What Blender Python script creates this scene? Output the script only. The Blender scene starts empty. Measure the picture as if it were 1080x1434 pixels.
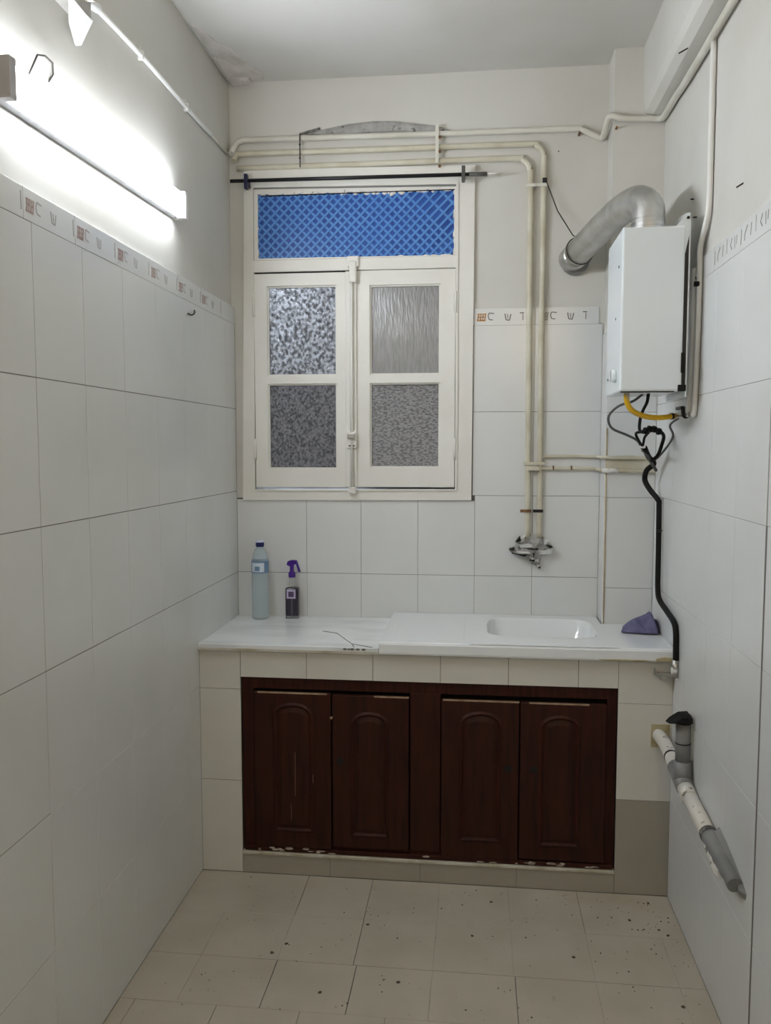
import bpy, bmesh, math, random
from mathutils import Vector, Matrix
random.seed(7)
S = bpy.context.scene
COL = S.collection
R = math.radians
# ------------------------------------------------------------------ camera, world, lights, exposure
cam_d = bpy.data.cameras.new('camera'); cam = bpy.data.objects.new('camera', cam_d); COL.objects.link(cam)
cam_d.sensor_fit = 'HORIZONTAL'; cam_d.sensor_width = 36.0; cam_d.lens = 36.0 * 1155.0 / 1080.0
cam_d.clip_start = 0.02
cam.location = (0, 0, 1.55); cam.rotation_euler = (R(90 - 4.515), 0, R(6.33))
S.camera = cam
w = bpy.data.worlds.new('world'); S.world = w; w.use_nodes = True
w.node_tree.nodes['Background'].inputs[0].default_value = (0.55, 0.6, 0.7, 1)
w.node_tree.nodes['Background'].inputs[1].default_value = 0.25
def lamp(name, kind, loc, energy, color, size):
    d = bpy.data.lights.new(name, kind); d.energy = energy; d.color = color
    if kind == 'POINT': d.shadow_soft_size = size
    else: d.size = size
    o = bpy.data.objects.new(name, d); COL.objects.link(o); o.location = loc
    return o
# unseen warm fill light added behind the camera for the shaded parts
lamp('warm_fill', 'POINT', (0.45, -0.65, 2.50), 7.0, (1.0, 0.76, 0.45), 0.09)
lamp('courtyard_bulb', 'POINT', (-1.35, 4.15, 2.75), 42.0, (0.72, 0.84, 1.0), 0.05)
TUBE_STRENGTH = 25.0
vs = S.view_settings
vs.view_transform = 'Standard'; vs.look = 'None'; vs.gamma = 1.0; vs.use_curve_mapping = False
vs.exposure = 1.38

# ------------------------------------------------------------------ room measures (metres)
XL, XR, YB, ZC, YR = -0.99, 0.667, 3.33, 3.0, -1.0     # finished faces of the tiles
PT, PTL = 0.006, 0.014                                   # tiles stand this far proud of the plaster
YC = 2.83                                               # tiled front of the counter
ROW = [0.0, 0.352, 0.690, 1.030, 1.367, 1.706, 2.052]   # tile courses
COLX, COLY = 0.482, 3.2                                 # chase column in the right corner

# ------------------------------------------------------------------ materials
def mat(name, col, rough=0.5, metal=0.0, col2=None, nscale=6.0, nlo=0.4, nhi=0.7, bump=0.0, bscale=60.0,
        spec=0.5, trans=0.0, coat=0.0, detail=6.0, stretch=None, emit=None, extra=None, ior=1.45):
    m = bpy.data.materials.new(name); m.use_nodes = True
    nt = m.node_tree; b = nt.nodes['Principled BSDF']
    b.inputs['Base Color'].default_value = (*col, 1); b.inputs['Roughness'].default_value = rough
    b.inputs['Metallic'].default_value = metal; b.inputs['Specular IOR Level'].default_value = spec
    b.inputs['Transmission Weight'].default_value = trans; b.inputs['Coat Weight'].default_value = coat
    b.inputs['IOR'].default_value = ior
    tc = nt.nodes.new('ShaderNodeNewGeometry')
    vec = tc.outputs['Position']
    if stretch:
        mp = nt.nodes.new('ShaderNodeMapping'); mp.inputs['Scale'].default_value = stretch
        nt.links.new(vec, mp.inputs['Vector']); vec = mp.outputs['Vector']
    def noise(scale, det=detail):
        n = nt.nodes.new('ShaderNodeTexNoise'); n.inputs['Scale'].default_value = scale; n.inputs['Detail'].default_value = det
        nt.links.new(vec, n.inputs['Vector']); return n.outputs['Fac']
    def ramp(fac, lo, hi):
        r = nt.nodes.new('ShaderNodeMapRange'); r.inputs['From Min'].default_value = lo; r.inputs['From Max'].default_value = hi
        nt.links.new(fac, r.inputs['Value']); return r.outputs['Result']
    def mix(fac, a, c):
        x = nt.nodes.new('ShaderNodeMix'); x.data_type = 'RGBA'
        nt.links.new(fac, x.inputs['Factor'])
        if isinstance(a, tuple): x.inputs['A'].default_value = (*a, 1)
        else: nt.links.new(a, x.inputs['A'])
        x.inputs['B'].default_value = (*c, 1)
        return x.outputs['Result']
    cur = col
    if col2:
        cur = mix(ramp(noise(nscale), nlo, nhi), cur, col2)
    for (c3, sc, lo, hi) in (extra or []):
        cur = mix(ramp(noise(sc), lo, hi), cur, c3)
    if not isinstance(cur, tuple): nt.links.new(cur, b.inputs['Base Color'])
    if bump:
        bp = nt.nodes.new('ShaderNodeBump'); bp.inputs['Strength'].default_value = bump; bp.inputs['Distance'].default_value = 0.004
        nt.links.new(noise(bscale, 3.0), bp.inputs['Height']); nt.links.new(bp.outputs['Normal'], b.inputs['Normal'])
    if emit:
        b.inputs['Emission Color'].default_value = (*emit[0], 1); b.inputs['Emission Strength'].default_value = emit[1]
    return m
M = {}
M['tile'] = mat('glazed_tile', (0.725, 0.74, 0.735), 0.24, col2=(0.695, 0.705, 0.69), nscale=3.0, bump=0.04, bscale=9.0)
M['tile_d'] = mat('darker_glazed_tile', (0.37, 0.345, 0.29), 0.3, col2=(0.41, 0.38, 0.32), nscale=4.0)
M['tile_b'] = mat('glazed_tile_counter', (0.70, 0.69, 0.635), 0.3, col2=(0.66, 0.645, 0.58), nscale=4.0)
M['grout'] = mat('grout', (0.17, 0.16, 0.15), 0.9)
M['paint'] = mat('cream_paint', (0.655, 0.645, 0.605), 0.75, col2=(0.60, 0.585, 0.54), nscale=2.2, bump=0.25, bscale=14.0,
                 extra=[((0.58, 0.55, 0.48), 1.1, 0.58, 0.9)])
M['ceil'] = mat('ceiling_paint', (0.64, 0.63, 0.60), 0.85, col2=(0.56, 0.545, 0.50), nscale=1.6, nlo=0.45, nhi=0.75, bump=0.3, bscale=8.0)
M['flaking'] = mat('flaking_plaster', (0.64, 0.61, 0.575), 0.9, col2=(0.52, 0.48, 0.445), nscale=14.0, bump=0.8, bscale=60.0)
M['floor'] = mat('floor_tile', (0.50, 0.455, 0.375), 0.4, col2=(0.44, 0.40, 0.32), nscale=5.0,
                 extra=[((0.34, 0.30, 0.24), 38.0, 0.66, 0.78), ((0.44, 0.36, 0.24), 2.0, 0.60, 0.78)])
M['wood'] = mat('dark_red_wood', (0.042, 0.0105, 0.0052), 0.5, spec=0.25, col2=(0.022, 0.0065, 0.0038), nscale=9.0, stretch=(6, 6, 0.6), bump=0.1, bscale=30.0)
M['wood_d'] = mat('wood_edge_dark', (0.030, 0.007, 0.004), 0.5, spec=0.25, col2=(0.056, 0.013, 0.007), nscale=12.0, stretch=(6, 6, 0.6))
M['raw'] = mat('bare_wood', (0.42, 0.30, 0.20), 0.7, col2=(0.25, 0.15, 0.09), nscale=30.0)
M['scuff'] = mat('scuffed_wood', (0.20, 0.12, 0.085), 0.6)
M['flake'] = mat('paint_flakes', (0.50, 0.45, 0.38), 0.8, col2=(0.16, 0.10, 0.07), nscale=60.0)
M['caulk'] = mat('rusty_caulk', (0.56, 0.48, 0.33), 0.7, col2=(0.42, 0.31, 0.17), nscale=16.0)
M['winpaint'] = mat('window_paint', (0.80, 0.79, 0.745), 0.4, col2=(0.76, 0.745, 0.69), nscale=5.0, bump=0.12, bscale=30.0)
M['pipe'] = mat('painted_pipe', (0.70, 0.685, 0.62), 0.4, col2=(0.60, 0.58, 0.50), nscale=8.0, bump=0.1, bscale=40)
M['pipe_y'] = mat('yellowed_pipe', (0.66, 0.63, 0.52), 0.42, col2=(0.52, 0.48, 0.36), nscale=10.0, bump=0.1, bscale=40)
M['conduit'] = mat('white_conduit', (0.80, 0.80, 0.78), 0.4)
M['pvc'] = mat('pvc_white', (0.72, 0.70, 0.64), 0.4, col2=(0.25, 0.23, 0.20), nscale=40.0, nlo=0.61, nhi=0.65)
M['pvcgrey'] = mat('pvc_grey', (0.20, 0.205, 0.205), 0.4, col2=(0.27, 0.275, 0.27), nscale=10.0)
M['steel'] = mat('steel', (0.55, 0.55, 0.53), 0.35, 1.0)
M['rust'] = mat('rust', (0.24, 0.12, 0.05), 0.8, col2=(0.06, 0.04, 0.03), nscale=60.0)
M['alu'] = mat('aluminium_duct', (0.66, 0.66, 0.65), 0.34, 0.92, col2=(0.52, 0.52, 0.50), nscale=18.0, bump=0.25, bscale=70.0)
M['heater'] = mat('white_enamel', (0.77, 0.83, 0.86), 0.25, coat=0.3)
M['black'] = mat('black_plastic', (0.012, 0.012, 0.013), 0.45)
M['blackrod'] = mat('black_rod', (0.010, 0.010, 0.013), 0.4)
M['navy'] = mat('navy_bracket', (0.012, 0.013, 0.055), 0.4)
M['rodgrey'] = mat('grey_rod_end', (0.09, 0.09, 0.085), 0.5)
M['rubber'] = mat('black_rubber', (0.006, 0.006, 0.006), 0.6, spec=0.25)
M['greycable'] = mat('grey_cable', (0.10, 0.10, 0.105), 0.5)
M['gas'] = mat('yellow_hose', (0.72, 0.43, 0.015), 0.4)
M['marble'] = mat('white_marble', (0.84, 0.87, 0.88), 0.18, col2=(0.70, 0.73, 0.74), nscale=4.0, nlo=0.45, nhi=0.68, coat=0.2, stretch=(1.0, 2.6, 1.0))
M['marble_edge'] = mat('worn_marble_edge', (0.60, 0.58, 0.50), 0.5, col2=(0.38, 0.33, 0.22), nscale=14.0)
M['sink'] = mat('white_ceramic', (0.82, 0.855, 0.87), 0.15, coat=0.4)
M['stain'] = mat('yellow_stain', (0.52, 0.46, 0.30), 0.6, col2=(0.36, 0.29, 0.14), nscale=20.0)
M['mortar'] = mat('rough_mortar', (0.33, 0.325, 0.31), 0.95, col2=(0.46, 0.455, 0.44), nscale=22.0, bump=0.9, bscale=70.0,
                  extra=[((0.14, 0.14, 0.13), 45.0, 0.60, 0.68)])
M['mortar_d'] = mat('dark_mortar', (0.07, 0.07, 0.065), 0.95, col2=(0.30, 0.295, 0.28), nscale=50.0, bump=0.8, bscale=90.0)
M['yard'] = mat('courtyard_render', (0.42, 0.41, 0.40), 0.9, col2=(0.12, 0.10, 0.10), nscale=2.6, nlo=0.42, nhi=0.6)
M['hole'] = mat('dark_cavity', (0.015, 0.014, 0.013), 0.95)
M['blue_d'] = mat('blue_plastic', (0.016, 0.085, 0.36), 0.42, col2=(0.010, 0.062, 0.30), nscale=10.0)
M['blue_l'] = mat('blue_lattice', (0.075, 0.235, 0.60), 0.38, col2=(0.10, 0.28, 0.64), nscale=6.0)
M['putty'] = mat('cracked_putty', (0.78, 0.77, 0.74), 0.7, col2=(0.30, 0.29, 0.27), nscale=55.0, nlo=0.55, nhi=0.66)
M['shutter'] = mat('outer_shutter', (0.36, 0.36, 0.37), 0.7, col2=(0.30, 0.29, 0.29), nscale=8.0)
def glassmat(name, scale, stretch, rough, strength, tint, trans, speckle_dark, lo, hi):   # dark noise in the tint paints the light speckle of the relief
    m = mat(name, tint, rough, spec=0.5, trans=trans, stretch=stretch, bump=0.001, bscale=scale, col2=speckle_dark, nscale=scale, nlo=lo, nhi=hi, detail=2.0)
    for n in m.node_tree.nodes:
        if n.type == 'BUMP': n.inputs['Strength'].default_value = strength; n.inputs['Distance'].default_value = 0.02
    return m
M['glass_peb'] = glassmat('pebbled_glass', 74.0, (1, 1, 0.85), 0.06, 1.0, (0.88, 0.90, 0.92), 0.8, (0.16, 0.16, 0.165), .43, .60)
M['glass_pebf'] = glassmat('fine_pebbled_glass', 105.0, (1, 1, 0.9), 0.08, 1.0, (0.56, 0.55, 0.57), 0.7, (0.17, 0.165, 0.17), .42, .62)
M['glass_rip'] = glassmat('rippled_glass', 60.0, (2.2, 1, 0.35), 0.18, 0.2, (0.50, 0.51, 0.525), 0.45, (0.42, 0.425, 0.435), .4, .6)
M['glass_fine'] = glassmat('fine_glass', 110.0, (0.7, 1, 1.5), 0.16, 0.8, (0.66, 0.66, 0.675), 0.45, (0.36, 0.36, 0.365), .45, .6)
M['bottle'] = mat('clear_blue_plastic', (0.80, 0.90, 0.95), 0.12, trans=0.75, ior=1.2, spec=0.4)
M['clear'] = mat('clear_plastic', (0.93, 0.94, 0.94), 0.08, trans=0.95, ior=1.1, spec=0.3)
M['capblue'] = mat('cap_blue', (0.006, 0.012, 0.10), 0.4)
M['capwhite'] = mat('cap_ring', (0.62, 0.66, 0.80), 0.4)
M['label_b'] = mat('label_blue', (0.16, 0.27, 0.42), 0.4)
M['label_w'] = mat('label_white', (0.62, 0.70, 0.78), 0.4)
M['purple'] = mat('purple_plastic', (0.060, 0.012, 0.24), 0.35)
M['spraybody'] = mat('dark_purple_liquid', (0.024, 0.016, 0.034), 0.2, col2=(0.11, 0.10, 0.12), nscale=22.0, nlo=0.55, nhi=0.7, stretch=(3, 3, 0.15), coat=0.4)
M['label_p'] = mat('label_lilac', (0.48, 0.42, 0.60), 0.45)
M['label_pd'] = mat('label_dark', (0.07, 0.045, 0.11), 0.45)
M['cloth'] = mat('purple_cloth', (0.15, 0.15, 0.27), 0.9, col2=(0.10, 0.10, 0.20), nscale=30.0, bump=0.5, bscale=160.0)
M['body'] = mat('lamp_body', (0.50, 0.50, 0.53), 0.5)
M['tube'] = mat('lit_tube', (0.9, 0.9, 0.9), 0.4, emit=((0.90, 0.945, 1.0), TUBE_STRENGTH))
M['ink_r'] = mat('print_brown', (0.30, 0.19, 0.16), 0.4, col2=(0.48, 0.40, 0.37), nscale=120.0)
M['ink_o'] = mat('print_orange', (0.62, 0.27, 0.05), 0.4, col2=(0.55, 0.40, 0.25), nscale=120.0)
M['ink'] = mat('print_grey', (0.13, 0.125, 0.115), 0.4)
M['ink_f'] = mat('print_faint', (0.36, 0.35, 0.33), 0.4)
M['wire'] = mat('dark_wire', (0.05, 0.045, 0.04), 0.5, 0.6)
M['box'] = mat('box_plastic', (0.40, 0.385, 0.36), 0.5)
M['dirt'] = mat('dirt', (0.08, 0.06, 0.045), 0.95)

# ------------------------------------------------------------------ builders
def link(name, me, m=None, parent=None):
    o = bpy.data.objects.new(name, me); COL.objects.link(o)
    if m is not None and not me.materials: me.materials.append(M[m] if isinstance(m, str) else m)
    if parent is not None:
        o.parent = parent
        if parent.type == 'EMPTY': o.matrix_parent_inverse = Matrix.Translation(-parent.location)
    return o
class MB:
    def __init__(s): s.v = []; s.f = []; s.sm = []
    def add(s, vs, fs, smooth=False):
        k = len(s.v); s.v += [tuple(p) for p in vs]; s.f += [tuple(i + k for i in f) for f in fs]; s.sm += [smooth] * len(fs); return s
    def box(s, x0, x1, y0, y1, z0, z1, c=0.0):
        if c <= 0:
            v = [(x, y, z) for x in (x0, x1) for y in (y0, y1) for z in (z0, z1)]
            return s.add(v, [(0, 1, 3, 2), (4, 6, 7, 5), (0, 4, 5, 1), (2, 3, 7, 6), (0, 2, 6, 4), (1, 5, 7, 3)])
        b = bmesh.new(); r = bmesh.ops.create_cube(b, size=1.0)
        for v in b.verts: v.co = Vector((x0 + (v.co.x + .5) * (x1 - x0), y0 + (v.co.y + .5) * (y1 - y0), z0 + (v.co.z + .5) * (z1 - z0)))
        bmesh.ops.bevel(b, geom=list(b.edges), offset=c, segments=2, affect='EDGES', profile=0.5)
        b.verts.index_update(); s.add([v.co.copy() for v in b.verts], [[v.index for v in f.verts] for f in b.faces]); b.free(); return s
    def tube(s, pts, r, n=12, smooth_path=True, sub=6, cap=True, rfun=None):
        P = [Vector(p) for p in pts]
        if smooth_path and len(P) > 2:
            Q = []
            for i in range(len(P) - 1):
                a = P[i - 1] if i else P[0] * 2 - P[1]; b, c = P[i], P[i + 1]; d = P[i + 2] if i + 2 < len(P) else P[-1] * 2 - P[-2]
                for k in range(sub):
                    t = k / sub
                    Q.append(0.5 * ((2 * b) + (c - a) * t + (2 * a - 5 * b + 4 * c - d) * t * t + (3 * b - a - 3 * c + d) * t ** 3))
            Q.append(P[-1]); P = Q
        T = []
        for i in range(len(P)):
            t = (P[min(i + 1, len(P) - 1)] - P[max(i - 1, 0)]); T.append(t.normalized() if t.length > 1e-9 else Vector((0, 0, 1)))
        up = Vector((0, 0, 1)) if abs(T[0].z) < 0.9 else Vector((1, 0, 0))
        N = (up - T[0] * up.dot(T[0])).normalized(); vs = []; fs = []
        for i, p in enumerate(P):
            N = (N - T[i] * N.dot(T[i])).normalized(); B = T[i].cross(N)
            rr = r if rfun is None else rfun(i / (len(P) - 1), i)
            vs += [p + (N * math.cos(2 * math.pi * k / n) + B * math.sin(2 * math.pi * k / n)) * rr for k in range(n)]
        for i in range(len(P) - 1):
            for k in range(n):
                a, b2 = i * n + k, i * n + (k + 1) % n
                fs.append((a, b2, b2 + n, a + n))
        s.add(vs, fs, True)
        if cap:
            k = len(s.v) - len(vs); e = len(s.v) - n
            s.f += [tuple(range(k + n - 1, k - 1, -1)), tuple(range(e, e + n))]; s.sm += [False, False]
        return s
    def lathe(s, prof, c, n=24):
        vs = [(c[0] + r * math.cos(2 * math.pi * k / n), c[1] + r * math.sin(2 * math.pi * k / n), c[2] + z) for r, z in prof for k in range(n)]
        fs = [(i * n + k, i * n + (k + 1) % n, (i + 1) * n + (k + 1) % n, (i + 1) * n + k) for i in range(len(prof) - 1) for k in range(n)]
        s.add(vs, fs, True); k0 = len(s.v) - len(vs); e = len(s.v) - n
        s.f += [tuple(range(k0 + n - 1, k0 - 1, -1)), tuple(range(e, e + n))]; s.sm += [False, False]
        return s
    def prism(s, poly, fr, d0, d1):      # poly in (u,v), fr=(origin,u,v,n), extruded from depth d0 to d1 along n
        o, u, v, n = [Vector(q) for q in fr]; k = len(poly)
        if sum(poly[i][0] * poly[(i + 1) % k][1] - poly[(i + 1) % k][0] * poly[i][1] for i in range(k)) < 0: poly = poly[::-1]
        vs = [o + u * a + v * b + n * d0 for a, b in poly] + [o + u * a + v * b + n * d1 for a, b in poly]
        return s.add(vs, [tuple(range(k - 1, -1, -1)), tuple(range(k, 2 * k))] + [(i, (i + 1) % k, k + (i + 1) % k, k + i) for i in range(k)])
    def mound(s, poly, fr, d0, d1, inset=0.75, jit=0.0):   # irregular lump: the outline at d0 rising to an inset outline at d1
        o, u, v, n = [Vector(q) for q in fr]; k = len(poly)
        if sum(poly[i][0] * poly[(i + 1) % k][1] - poly[(i + 1) % k][0] * poly[i][1] for i in range(k)) < 0: poly = poly[::-1]
        cx = sum(p[0] for p in poly) / k; cy = sum(p[1] for p in poly) / k
        A = [o + u * a + v * b + n * d0 for a, b in poly]; Bv = []
        for ins, dd in ((inset + (1 - inset) * .5, .7), (inset * .75, 1.0)):
            Bv += [o + u * (cx + (a - cx) * ins) + v * (cy + (b - cy) * ins) + n * (d0 + (d1 - d0) * dd + random.uniform(-jit, jit)) for a, b in poly]
        c = [o + u * cx + v * cy + n * (d1 + random.uniform(-jit, jit))]
        fs = [(r * k + i, r * k + (i + 1) % k, (r + 1) * k + (i + 1) % k, (r + 1) * k + i) for r in range(2) for i in range(k)]
        fs += [(2 * k + i, 2 * k + (i + 1) % k, 3 * k) for i in range(k)] + [tuple(range(k - 1, -1, -1))]
        return s.add(A + Bv + c, fs)
    def mesh(s, name, m=None):
        me = bpy.data.meshes.new(name); me.from_pydata(s.v, [], s.f); me.polygons.foreach_set('use_smooth', s.sm); me.validate(); me.update()
        if m: me.materials.append(M[m])
        return me
    def build(s, name, m, parent=None): return link(name, s.mesh(name, m), None, parent)
def struct(o): o['kind'] = 'structure'; return o
def tag(o, label, cat, group=None, kind=None):
    o['label'] = label; o['category'] = cat
    if group: o['group'] = group
    if kind: o['kind'] = kind
    return o
def thing(name, loc, label, cat, group=None):
    o = bpy.data.objects.new(name, None); COL.objects.link(o); o.location = loc; o.empty_display_size = 0.05
    return tag(o, label, cat, group)
def box(name, m, parent, *a, c=0.0): return MB().box(*a, c=c).build(name, m, parent)
def tube(name, m, parent, pts, r, **k): return MB().tube(pts, r, **k).build(name, m, parent)

# frames of the walls: (u, v, n)
FL = ((0, 1, 0), (0, 0, 1), (1, 0, 0)); FR = ((0, -1, 0), (0, 0, 1), (-1, 0, 0)); FB = ((1, 0, 0), (0, 0, 1), (0, -1, 0)); FF = ((1, 0, 0), (0, 1, 0), (0, 0, 1))
_cache = {}
def tile_mesh(wd, h, th, m, c):
    key = (round(wd, 4), round(h, 4), th, m, c)
    if key not in _cache:
        a, b = wd / 2, h / 2
        v = [(-a, -b, -th), (a, -b, -th), (a, b, -th), (-a, b, -th), (-a, -b, -c), (a, -b, -c), (a, b, -c), (-a, b, -c),
             (-a + c, -b + c, 0), (a - c, -b + c, 0), (a - c, b - c, 0), (-a + c, b - c, 0)]
        f = [(4 * r + i, 4 * r + (i + 1) % 4, 4 * r + 4 + (i + 1) % 4, 4 * r + 4 + i) for r in range(2) for i in range(4)] + [(8, 9, 10, 11)]
        _cache[key] = MB().add(v, f).mesh('tile', m)
    return _cache[key]
def tile(parent, fr, plane, u0, u1, v0, v1, m='tile', name='tile', gap=(0.0008,) * 4, th=PT, c=0.0007, jit=0.0003):
    """gap = half joint left, right, bottom, top; u0..u1, v0..v1 along the wall, plane = coordinate of the face along its axis"""
    u0 += gap[0]; u1 -= gap[1]; v0 += gap[2]; v1 -= gap[3]
    u, v, n = [Vector(q) for q in fr]
    o = link(name, tile_mesh(u1 - u0, v1 - v0, th, m, c), None, parent)
    ax = [i for i in range(3) if abs(n[i]) > .5][0]
    p = u * ((u0 + u1) / 2) + v * ((v0 + v1) / 2) - n * random.uniform(0, jit)
    p[ax] += plane
    Mx = Matrix.Identity(4)
    for i in range(3): Mx[i][0], Mx[i][1], Mx[i][2], Mx[i][3] = u[i], v[i], n[i], p[i]
    o.matrix_basis = Mx
    return o
S_, F_ = 0.0010, 0.00035       # half widths of an open joint and of a joint filled flush

# printed motif on the border tiles: strokes as thin ink ribbons
def ribbon(mb, pts, wd, d=0.0004):
    for (a, b), (c, e) in zip(pts, pts[1:]):
        l = math.hypot(c - a, e - b) or 1; nx, ny = -(e - b) / l * wd / 2, (c - a) / l * wd / 2
        mb.prism([(a - nx, b - ny), (c - nx, e - ny), (c + nx, e + ny), (a + nx, b + ny)], ((0, 0, 0), (1, 0, 0), (0, 1, 0), (0, 0, 1)), 0, d)
def motif_meshes(pic, style):
    a = MB()
    for k in range(4): ribbon(a, [(-.104 + k * .009, -.014), (-.101 + k * .009, .011)], .0055)
    ribbon(a, [(-.106, .012), (-.070, .012)], .004); ribbon(a, [(-.108, -.014), (-.074, -.014)], .005); ribbon(a, [(-.104, .000), (-.076, -.001)], .004)
    p = a.mesh('motif_pot', pic)
    b = MB()
    ribbon(b, [(-.040, .013), (-.060, .015), (-.064, .004), (-.060, -.010), (-.045, -.012)], .0035)
    ribbon(b, [(.002, .012), (.006, -.012), (.020, -.014), (.025, .010)], .004)
    ribbon(b, [(.012, .010), (.014, -.008)], .003)
    if style: ribbon(b, [(.060, .014), (.076, .014)], .004); ribbon(b, [(.072, .010), (.072, -.014)], .003)
    else: ribbon(b, [(.108, .022), (.109, -.018)], .004)
    return p, b.mesh('motif_cup', 'ink' if style else 'ink_f')
def stroke_mesh():
    b = MB()
    for pts, wd in (([(-.108, .020), (-.110, -.018)], .004), ([(-.060, .020), (-.078, .004), (-.082, -.014)], .004), ([(-.030, .018), (-.034, -.012)], .0035), ([(.004, .026), (.004, -.012)], .0025),
                    ([(.050, .018), (.036, .002), (.050, -.012)], .0035), ([(.072, .016), (.074, -.014)], .003), ([(.090, .016), (.088, -.006)], .0025)): ribbon(b, pts, wd)
    return (b.mesh('motif_strokes', 'ink'),)
MOT = {'left': motif_meshes('ink_r', 0), 'back': motif_meshes('ink_o', 1), 'plain': motif_meshes('ink_f', 1), 'strokes': stroke_mesh()}
def border(parent, fr, plane, u0, u1, v0, v1, mot, **k):
    t = tile(parent, fr, plane, u0, u1, v0, v1, name='border_tile', gap=(S_, S_, F_, F_), **k)
    if mot and (u1 - u0) > 0.2:
        for me in MOT[mot]: link('motif', me, None, t)
    return t

# ------------------------------------------------------------------ the shell
fl = struct(MB().box(XL - 0.15, XR + 0.15, YR - 0.1, YB + 0.2, -0.12, -0.004).build('floor', 'grout'))
# floor tiles in running bond, as seen between the counter and the photographer
def floor_row(y0, y1, xs, op, opened=(), g0=.0007, g1=.0007):
    xs = [XL] + xs + [XR]
    f = lambda x: op if not opened or x in opened else .0002
    for a, b in zip(xs, xs[1:]): tile(fl, FF, 0.0, a, b, y0, y1, m='floor', name='floor_tile', gap=(f(a), f(b), g0, g1), th=0.004)
floor_row(2.575, YC, [-0.59, -0.358, -0.119, 0.12, 0.357], .0008, (-0.59, -0.358, 0.357), .0003, .0009)
floor_row(2.335, 2.575, [-0.826, -0.59, -0.357, -0.119, 0.12, 0.356, 0.592], .0008, (-0.357,), .0009, .0003)
floor_row(2.118, 2.335, [-0.826, -0.588, -0.346, -0.119, 0.124, 0.356, 0.592], .0012, (-0.588, -0.346, 0.124), .0003, .0009)
yy = 2.118
while yy > YR + 0.05:
    k = round((2.118 - yy) / 0.236); off = 0.118 * (k % 2)
    floor_row(max(yy - 0.236, YR), yy, [x for x in (-0.944 + off + 0.236 * i for i in range(7)) if XL + .03 < x < XR - .03], .0007)
    yy -= 0.236
ce = struct(MB().box(XL - 0.15, XR + 0.15, YR - 0.1, YB + 0.2, ZC, ZC + 0.12).build('ceiling', 'ceil'))
wl = struct(MB().box(XL - 0.15, XL - PTL, YR, YB + 0.2, 0, ZC).build('wall_left', 'paint'))
wr = struct(MB().box(XR + PT, XR + 0.15, YR, YB + 0.2, 0, ZC).build('wall_right', 'paint'))
# the wall behind the photographer has the doorway to the hall in it
mb = MB(); e = [(XL - .15, 0), (-.55, 0), (-.55, 2.05), (.35, 2.05), (.35, 0), (XR + .15, 0), (XR + .15, ZC), (XL - .15, ZC)]
wb0 = struct(mb.prism(e, ((0, YR, 0), (1, 0, 0), (0, 0, 1), (0, 1, 0)), -0.1, 0).build('wall_rear', 'paint'))
# back wall: one slab with the window opening cut out
WX0, WX1, WZ0, WZ1 = -0.925, -0.06, 1.36, 2.62
o4 = [(XL - .15, 0), (XR + .15, 0), (XR + .15, ZC), (XL - .15, ZC)]; i4 = [(WX0, WZ0), (WX1, WZ0), (WX1, WZ1), (WX0, WZ1)]
V = [(x, y, z) for y in (YB + PT, YB + 0.2) for x, z in o4 + i4]
F = []
for k in range(4):
    j = (k + 1) % 4
    F += [(k, j, 4 + j, 4 + k), (8 + j, 8 + k, 12 + k, 12 + j), (4 + k, 4 + j, 12 + j, 12 + k), (j, k, 8 + k, 8 + j)]
wk = struct(MB().add(V, F).build('wall_back', 'paint'))
# grout beds under the tiling
box('grout_bed', 'grout', wl, XL - PTL - .001, XL - .0016, YR, YB + PT, 0, 2.052)
box('grout_bed', 'grout', wr, XR + .0016, XR + PT + .001, YR, YB + PT, 0, 2.052)
MB().prism([(XL, .6), (.482, .6), (.482, 2.03), (-.03, 2.03), (-.03, 1.34), (XL, 1.34)], ((0, YB, 0), (1, 0, 0), (0, 0, 1), (0, -1, 0)), -PT - .001, -.0016).build('grout_bed', 'grout', wk)

# left wall tiling
ys = [1.78 + 0.2365 * k for k in range(-11, 7)]
ys = [y for y in ys if y > YR + .05] + [YB]
ys = [YR] + ys
for r in range(6):
    for a, b in zip(ys, ys[1:]):
        def jn(y):
            if abs(y - 1.78) < .02: return S_
            if r >= 2: return .0006 if y < 2.6 else F_
            return F_ if y > 1.8 else .0006
        hb = S_ if (r in (3, 4, 5) or (r == 2 and b < 1.9) or (r < 2 and b < 1.9)) else F_
        ht = S_ if r in (2, 3, 4) else (S_ if b < 1.9 else F_)
        tile(wl, FL, XL, a, b, ROW[r], ROW[r + 1] if r < 5 else 2.048, gap=(jn(a), jn(b), hb, ht), th=PTL)
bs = [1.749 + 0.2345 * k for k in range(-11, 7)]
bs = [YR] + [y for y in bs if y > YR + .05] + [YB]
for a, b in zip(bs, bs[1:]): border(wl, FL, XL, a, b, 2.048, 2.118, 'left', th=PTL)
# right wall tiling
yr = [y for y in (1.985 + 0.2355 * k for k in range(-12, 6)) if YR + .05 < y < COLY - .03]
yr = [YR] + yr + [COLY]
for r in range(6):
    for a, b in zip(yr, yr[1:]):
        g = lambda y: (.0065 if r < 4 else .003 if r == 4 else .0012) if abs(y - 1.985) < .02 else (F_ * 1.1)
        hh = .0005
        tile(wr, FR, XR, -b, -a, ROW[r], ROW[r + 1] if r < 5 else 2.05, gap=(g(b), g(a), hh if r else F_, hh if r < 5 else F_))
br = [y for y in (2.02 + 0.236 * k for k in range(-12, 3)) if y > YR + .05]
br = [YR] + br + [2.66]
for a, b in zip(br, br[1:]): border(wr, FR, XR, -b, -a, 2.05, 2.118, 'strokes')
box('open_joint', 'hole', wr, XR + .002, XR + .004, 1.977, 1.993, 0, 1.50)
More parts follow.
